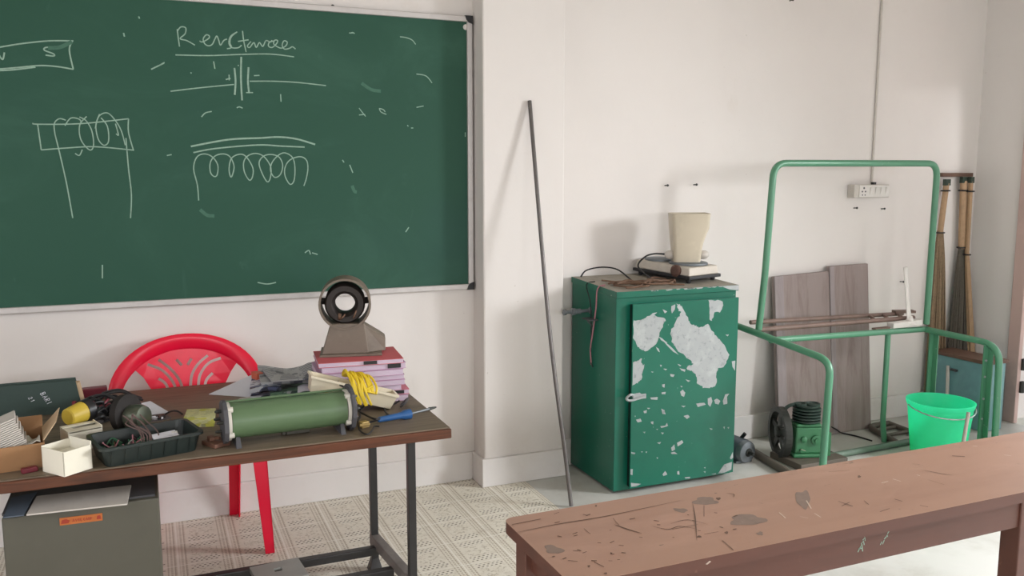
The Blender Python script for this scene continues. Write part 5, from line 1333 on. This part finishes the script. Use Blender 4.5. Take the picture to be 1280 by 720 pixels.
# --- yellow and black torch
t0, t1 = onZ(88, 518, DZ+.105), onZ(118, 506, DZ+.095)
t0 = D(84, 522, .085); t1 = D(107, 513, .090)
tdv = (t1-t0)
tc_ = thing('yellow_roll', 'yellow and black capped roll lying above the white boxes on the desk', 'roll', D(100, 540), 0)
bm = B(); lathe(bm, [(.024, 0), (.028, .004), (.034, .06)], axis_mat(t0, tdv), 20); obj('yellow_end', bm, 'yellowlabel', tc_, smooth=True)
bm = B(); lathe(bm, [(.036, .058), (.037, .085), (.030, .092)], axis_mat(t0, tdv), 20); obj('black_cap', bm, 'blackplastic', tc_, smooth=True)
bm = B(); m_ = t0+tdv.normalized()*.06; lathe(bm, [(.020, DZ+.0005), (.018, m_.z-.028)], Matrix.Translation((m_.x, m_.y, 0)), 14); obj('stand', bm, 'blackplastic', tc_)
# --- two white cartons
def carton(label, c_, sx, sy, sz, rz, open_):
    t = thing('white_carton', label, 'carton', c_, 0, 'white cartons on the desk')
    mm = Matrix.Translation(V(c_)) @ Matrix.Rotation(rz, 4, 'Z'); th = .0025
    bm = B()
    box(bm, -sx/2, sx/2, -sy/2, sy/2, 0, th, 0, mm)
    box(bm, -sx/2, sx/2, -sy/2, -sy/2+th, th, sz*.93, 0, mm); box(bm, -sx/2, sx/2, sy/2-th, sy/2, th, sz, 0, mm)
    box(bm, -sx/2, -sx/2+th, -sy/2, sy/2, th, sz*.95, 0, mm); box(bm, sx/2-th, sx/2, -sy/2, sy/2, th, sz*1.08, 0, mm)
    obj('carton_body', bm, 'paperwarm', t)
    bm = B()
    if open_: 
        box(bm, -sx/2+th, sx/2-th, -sy/2+th, sy/2-th, sz*.62, sz*.64, 0, mm)
    else:
        box(bm, -sx/2, sx/2, -sy/2, -sy*.08, sz*.99, sz*1.01, 0, mm); box(bm, -sx/2, sx/2, sy*.22, sy/2, sz*.99, sz*1.02, 0, mm); box(bm, -sx/2, -sx*.25, -sy/2, sy/2, sz*.985, sz*1.0, 0, mm)
    obj('inner_flap', bm, 'paperwarm', t)
carton('open white carton nearest the front edge of the desk', D(85, 587), .088, .100, .076, math.radians(38), True)
carton('white carton with a torn lid behind the open white carton', D(103, 558), .100, .085, .064, math.radians(20), False)
# --- maroon eraser
bm = B(); q = D(37, 590); rot_box(bm, q, .042, .020, .014, .35)
single('maroon_eraser', 'small maroon block by the front edge of the desk before the carton', 'block', bm, 'maroon', q, bevel=.003)
# ================================================================== LIGHT
w = bpy.data.worlds.new('world'); bpy.context.scene.world = w; w.use_nodes = True
bg = w.node_tree.nodes['Background']; bg.inputs[0].default_value = (.93, .97, 1.0, 1); bg.inputs[1].default_value = 1.1
def area(name, loc, rot, sx, sy, power, col=(1, 1, 1)):
    l = bpy.data.lights.new(name, 'AREA'); l.shape = 'RECTANGLE'; l.size = sx; l.size_y = sy; l.energy = power; l.color = col
    o = add_obj(name, l); o.location = loc; o.rotation_euler = rot; return o
# the sky seen through each window: lamps outside, a little above the openings
TL = math.radians(28); OUT = .85
for i, (a, b, z0, z1) in enumerate(WR): area('daylight_right', (RX+OUT, (a+b)/2, 2.2), (0, math.radians(90)-TL, 0), 1.4, b-a, 400 if i else 60, (.97, .98, 1))
for i, (a, b, z0, z1) in enumerate(WLh): area('daylight_left', (LX-OUT, (a+b)/2, 2.2), (0, math.radians(-90)+TL, 0), 1.4, b-a, 52, (.93, .92, 1))
for (a, b, z0, z1) in WB: area('daylight_back', ((a+b)/2, BY-OUT, 2.2), (math.radians(90)-TL, 0, 0), b-a, 1.4, 92, (.98, .98, 1))
area('daylight_door', (RX+.26, (DO[0]+DO[1])/2-.1, 1.04), (0, math.radians(90), 0), 2.0, DO[1]-DO[0], 2.5, (.95, .98, 1))
# ================================================================== CAMERA
cam = bpy.data.cameras.new('camera'); co = add_obj('camera', cam)
cam.sensor_width = 36.; cam.lens = FPX/1280.*36.; cam.clip_start = .05
mw = Matrix((( cR.x, cU.x, -cF.x, cO.x), (cR.y, cU.y, -cF.y, cO.y), (cR.z, cU.z, -cF.z, cO.z), (0, 0, 0, 1)))
co.matrix_world = mw
sc = bpy.context.scene; sc.camera = co
sc.view_settings.view_transform = 'Standard'; sc.view_settings.look = 'None'
sc.view_settings.gamma = 1.; sc.view_settings.use_curve_mapping = False
sc.view_settings.exposure = .5
